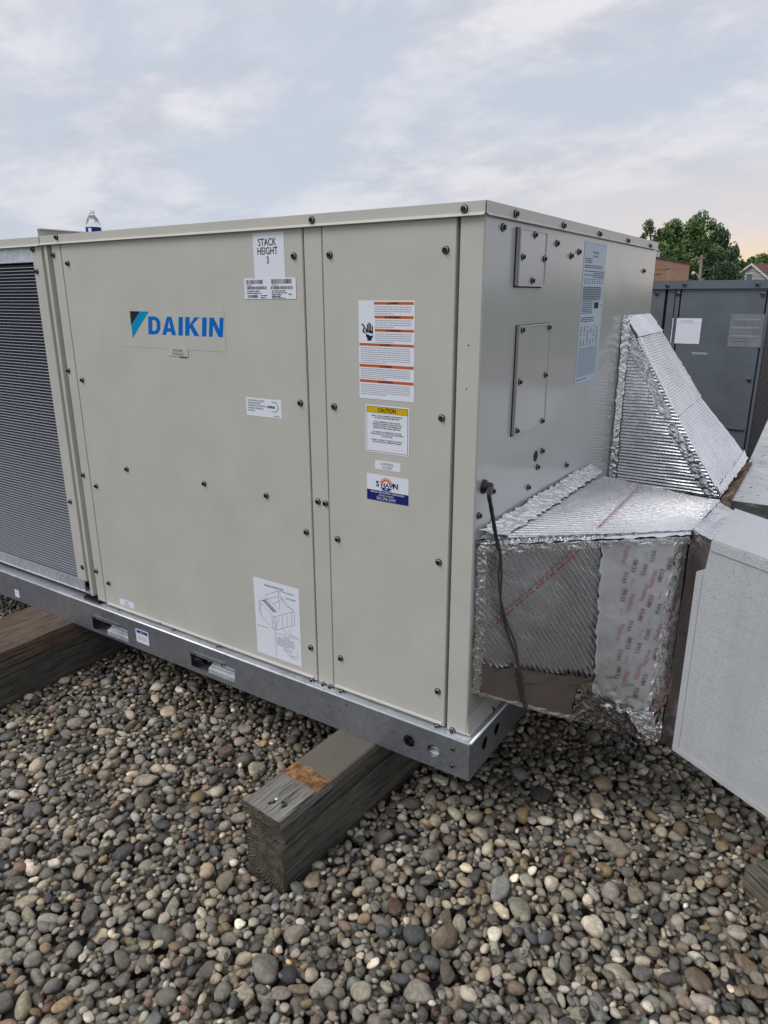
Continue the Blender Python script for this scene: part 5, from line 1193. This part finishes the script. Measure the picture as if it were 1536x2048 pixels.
for i, (x, y, wd_) in enumerate(((1482, 506, 60), (1512, 512, 60), (1545, 503, 70), (1590, 500, 90))):
    tree('hedgerow_tree', ('distant low tree left of the cream house', 'distant tree directly behind the cream house', 'distant yellow lit tree at the right edge of the photo', 'far tree beyond the right edge of the photo')[i], x, y, 150, wd_*1.3, .42, 'leaf_a', 3000, 20+i)
b = MB()
rgt = np.random.default_rng(5); n = 26000; an = rgt.uniform(-math.pi, math.pi, n); dist = 230+rgt.normal(0, 8, n)
hgt = -5+ (9+3*np.sin(an*23)+2*np.sin(an*61+1)+1.2*np.sin(an*140))*rgt.random(n)**.5
P3 = np.stack([np.sin(an)*dist, np.cos(an)*dist, hgt], 1); q = rgt.normal(size=(n, 3)); q /= np.linalg.norm(q, axis=1)[:, None]; r_ = rgt.normal(size=(n, 3)); r_ -= (r_*q).sum(1)[:, None]*q; r_ /= np.linalg.norm(r_, axis=1)[:, None]
V = np.stack([P3-q*1.2, P3-r_*.9, P3+q*1.2, P3+r_*.9], 1).reshape(-1, 3)
me = bpy.data.meshes.new('distant_woods'); me.from_pydata(V.tolist(), [], [tuple(range(4*i, 4*i+4)) for i in range(n)])
me.attributes.new('leaf_tone', 'FLOAT', 'FACE').data.foreach_set('value', rgt.random(n).astype(np.float32))
o = link('distant_woods', me, None, 'leaf_b'); tag(o, 'far off line of woods along the horizon', 'trees', kind='stuff')

# ================================================================ GRAVEL
CELL = 0.006; gx_0, gy_0, gx_1, gy_1 = -3.3, -1.62, 1.75, 1.75
nx, ny = int((gx_1-gx_0)/CELL), int((gy_1-gy_0)/CELL)
HM = np.full((nx, ny), GZ, np.float32)
xs_, ys_ = np.meshgrid(gx_0+np.arange(nx)*CELL, gy_0+np.arange(ny)*CELL, indexing='ij')
HM += 0.012*(vnoise(xs_+5, ys_+5, 1.7, 77)-0.35).astype(np.float32)
rs = np.random.default_rng(4)
def in_tim(x, y, o, w_, ln_, rz, pad):
    dx, dy = x-o[0], y-o[1]; c_, s_ = math.cos(-rz), math.sin(-rz); a_, b_ = dx*c_-dy*s_, dx*s_+dy*c_
    return (a_ > -pad)&(a_ < w_+pad)&(b_ > -pad)&(b_ < ln_+pad)
TARGET = 40000
cand = 200000
cxs = rs.uniform(gx_0+.06, gx_1-.06, cand); cys = rs.uniform(gy_0+.06, gy_1-.06, cand)
P = np.stack([cxs, cys, np.full(cand, -.26)], 1); px, py, pz = project(P)
ok = (px > -330)&(px < 1536+330)&(py < 2048+260)&(pz > 0.3)
ok &= ~((cys > 0.75)&(cxs < -0.05)); ok &= ~((cxs < -2.2)&(cys > .5))
sel = np.where(ok)[0]; cxs, cys = cxs[sel], cys[sel]; px, py, pz = px[sel], py[sel], pz[sel]
N_ = len(cxs)
print('candidate stones', N_)
dens = 5200.0
area = ok.mean()*(gx_1-gx_0-.12)*(gy_1-gy_0-.12); want = int(min(N_, dens*area)); print('area', area, 'want', want)
stones = []
L_ = np.clip(0.0225*np.exp(rs.normal(0, .38, want)), .011, .050)/2*1.5
L_ = np.where(np.arange(want) > want*0.74, np.minimum(L_, rs.uniform(.0085, .0165, want)), L_)
bL = L_*rs.uniform(.52, .95, want); cL = L_*rs.uniform(.36, .72, want)
i = 0; K = 6
for s_i in range(want):
    a_, b_, c_ = L_[s_i], min(bL[s_i], L_[s_i]), cL[s_i]; th = rs.uniform(0, math.pi); ct, st_ = math.cos(th), math.sin(th)
    r_ = int(a_/CELL)+1; g_ = np.arange(-r_, r_+1)*CELL; X_, Y_ = np.meshgrid(g_, g_, indexing='ij')
    u_ = (X_*ct+Y_*st_)/a_; v_ = (-X_*st_+Y_*ct)/b_; rr2 = u_*u_+v_*v_; inside = rr2 < 0.92
    dome = np.where(inside, c_*np.sqrt(np.maximum(0, 1-rr2)), 0).astype(np.float32)
    best = None
    for k_ in range(K):
        j = (s_i*K+k_*7919+s_i) % N_ if k_ else (s_i*3) % N_
        j = rs.integers(0, N_)
        x, y = cxs[j], cys[j]
        if in_tim(x, y, (-0.457, -0.428), .142, 2.1, R(-3.2), .012) or in_tim(x, y, (-2.125, -.75), .305, 2.6, R(.5), .012): continue
        ix, iy = int((x-gx_0)/CELL), int((y-gy_0)/CELL)
        if ix-r_ < 0 or iy-r_ < 0 or ix+r_+1 >= nx or iy+r_+1 >= ny: continue
        sub = HM[ix-r_:ix+r_+1, iy-r_:iy+r_+1]
        zc = np.max(np.where(inside, sub+dome, -9))
        if best is None or zc < best[0]: best = (zc, ix, iy, x, y)
    if best is None: continue
    zc, ix, iy, x, y = best
    if zc > GZ+0.075: continue
    zc -= 0.22*c_
    sub = HM[ix-r_:ix+r_+1, iy-r_:iy+r_+1]; np.maximum(sub, np.where(inside, zc+dome, -9), out=sub)
    stones.append((x, y, zc, a_, b_, c_, th, ix, iy))
S = np.array([s_[:7] for s_ in stones]); 
def seen(s_):
    x, y, zc, a_, b_, c_, th, ix, iy = s_; ct, st_ = math.cos(th), math.sin(th)
    r_ = int(a_/CELL)+1; g_ = np.arange(-r_, r_+1)*CELL; X_, Y_ = np.meshgrid(g_, g_, indexing='ij')
    rr2 = ((X_*ct+Y_*st_)/a_)**2+((-X_*st_+Y_*ct)/b_)**2
    return bool(np.any((rr2 < 0.92)&(zc+c_*np.sqrt(np.maximum(0, 1-rr2)) >= HM[ix-r_:ix+r_+1, iy-r_:iy+r_+1]-0.002)))
vis = np.array([seen(s_) for s_ in stones])
S = S[vis]; print('stones', len(S))
pj = project(S[:, :3]); depth = pj[2]
pal = np.array([(.235, .215, .18), (.19, .18, .16), (.15, .14, .125), (.28, .265, .235), (.105, .10, .095), (.21, .165, .125), (.16, .105, .08), (.23, .175, .105), (.075, .08, .085), (.155, .16, .16), (.46, .43, .37), (.34, .30, .235)])
pw_ = np.array([18, 15, 12, 14, 9, 7, 2, 3.5, 6, 5, 6, 12.]); pw_ /= pw_.sum()
ci = rs.choice(len(pal), len(S), p=pw_); colr = pal[ci]*np.exp(rs.normal(0, .33, (len(S), 1)))*np.array([1.16, 1.13, 1.07])*np.exp(rs.normal(0, .02, (len(S), 3)))
def ico(sub):
    bm = bmesh.new(); bmesh.ops.create_icosphere(bm, subdivisions=sub, radius=1); v = np.array([tuple(q.co) for q in bm.verts]); f = np.array([[q.index for q in fc.verts] for fc in bm.faces]); bm.free(); return v, f
def variants(sub, nvar):
    v, f = ico(sub); out = []
    for k_ in range(nvar):
        rg = np.random.default_rng(300+k_); w_ = v.copy(); disp = np.zeros(len(v))
        for _ in range(5):
            d_ = rg.normal(size=3); d_ /= np.linalg.norm(d_); disp += rg.uniform(-.13, .13)*np.cos((v@d_)*rg.uniform(1.5, 3.6)+rg.uniform(0, 6))
        # a few flattened facets like worn stone
        w_ = v*(1+disp)[:, None]
        for _ in range(6):
            d_ = rg.normal(size=3); d_ /= np.linalg.norm(d_); lim = rg.uniform(.62, .92); pr = w_@d_; ex = np.maximum(0, pr-lim); w_ -= (ex*.85)[:, None]*d_
        out.append(w_)
    return out, f
def rotmats(th, tilt, ax):
    cz, sz = np.cos(th), np.sin(th); z0 = np.zeros_like(th); o1 = np.ones_like(th)
    Rz = np.stack([np.stack([cz, -sz, z0], -1), np.stack([sz, cz, z0], -1), np.stack([z0, z0, o1], -1)], -2)
    c, s_ = np.cos(tilt), np.sin(tilt); kx, ky = np.cos(ax), np.sin(ax)
    K_ = np.zeros((len(th), 3, 3)); K_[:, 0, 2] = ky; K_[:, 1, 2] = -kx; K_[:, 2, 0] = -ky; K_[:, 2, 1] = kx
    Rt = np.eye(3)[None]+s_[:, None, None]*K_+(1-c)[:, None, None]*(K_@K_)
    return Rt@Rz
tilt = np.abs(rs.normal(0, .26, len(S))); RM = rotmats(S[:, 6], tilt, rs.uniform(0, 6.28, len(S)))
inpic = (pj[0] > 0)&(pj[0] < 1536)&(pj[1] > 1100)&(pj[1] < 2048)
size_px = S[:, 3]*2*FPX/depth
order = np.argsort(-np.where(inpic, size_px, 0)); single = np.zeros(len(S), bool); single[order[:280]] = True
hi = (size_px > 19)&(pj[0] > -60)&(pj[0] < 1600)&(pj[1] < 2110)&~single
parts = []
gvar = rs.integers(0, 14, len(S))
def bake(mask, sub):
    vv, ff = variants(sub, 14); VV = []; FF = []; CC = []; off = 0
    for k_ in range(14):
        ids = np.where(mask&(gvar == k_))[0]
        if not len(ids): continue
        pv = vv[k_][None]*S[ids, 3:6][:, None, :]; pv = np.einsum('nij,nkj->nki', RM[ids], pv)+S[ids, :3][:, None, :]
        VV.append(pv.reshape(-1, 3)); FF.append((ff[None]+(np.arange(len(ids))*len(vv[k_]))[:, None, None]+off).reshape(-1, 3)); off += len(ids)*len(vv[k_]); CC.append(np.repeat(colr[ids], len(vv[k_]), 0))
    return np.concatenate(VV), np.concatenate(FF), np.concatenate(CC)
V1_, F1_, C1_ = bake(hi, 3 if False else 2); V2_, F2_, C2_ = bake(~hi&~single, 2 if len(S) < 6000 else 1)
VV = np.concatenate([V1_, V2_]); FF = np.concatenate([F1_, F2_+len(V1_)]); CC = np.concatenate([C1_, C2_]); print('gravel tris', len(FF))
me = bpy.data.meshes.new('gravel'); me.vertices.add(len(VV)); me.vertices.foreach_set('co', VV.ravel()); me.loops.add(FF.size); me.loops.foreach_set('vertex_index', FF.ravel().astype(np.int32)); me.polygons.add(len(FF))
me.polygons.foreach_set('loop_start', np.arange(0, FF.size, 3)); me.polygons.foreach_set('loop_total', np.full(len(FF), 3)); me.update(calc_edges=True)
me.polygons.foreach_set('use_smooth', np.ones(len(FF), bool))
ca = me.color_attributes.new('stone_col', 'FLOAT_COLOR', 'POINT'); ca.data.foreach_set('color', np.concatenate([CC, np.ones((len(CC), 1))], 1).astype(np.float32).ravel())
g = link('gravel', me, None, 'stone'); tag(g, 'rounded river gravel spread over the flat roof', 'gravel', kind='stuff')
# the largest pebbles in view, each its own piece of the roof covering
vv3, ff3 = variants(3, 14)
for i in np.where(single)[0]:
    pv = vv3[gvar[i]]*S[i, 3:6][None]; me = bpy.data.meshes.new('pebble'); me.vertices.add(len(pv)); me.vertices.foreach_set('co', pv.ravel()); me.loops.add(ff3.size)
    me.loops.foreach_set('vertex_index', ff3.ravel().astype(np.int32)); me.polygons.add(len(ff3)); me.polygons.foreach_set('loop_start', np.arange(0, ff3.size, 3)); me.polygons.foreach_set('loop_total', np.full(len(ff3), 3))
    me.update(calc_edges=True); me.polygons.foreach_set('use_smooth', np.ones(len(ff3), bool))
    ca = me.color_attributes.new('stone_col', 'FLOAT_COLOR', 'POINT'); ca.data.foreach_set('color', np.tile(np.array([*colr[i], 1.]), len(pv)).astype(np.float32))
    mw = Matrix(RM[i].tolist()).to_4x4(); mw.translation = Vector(S[i, :3]); link('pebble', me, roof, 'stone', mw)
# beyond the loose stones the gravel is only a sheet
b = MB(); z = GZ+0.03
b.box((-9, -7, GZ+0.001), (-3.32, 13.6, z)); b.box((-3.32, 1.76, GZ+0.001), (6, 13.6, z)); b.box((1.76, -7, GZ+0.001), (6, 1.76, z)); b.box((-3.32, -7, GZ+0.001), (1.76, -1.65, z))
o = b.build('far_gravel', 'far_gravel'); tag(o, 'gravel covering the rest of the roof', 'gravel', kind='stuff')
sc.render.engine = 'CYCLES'
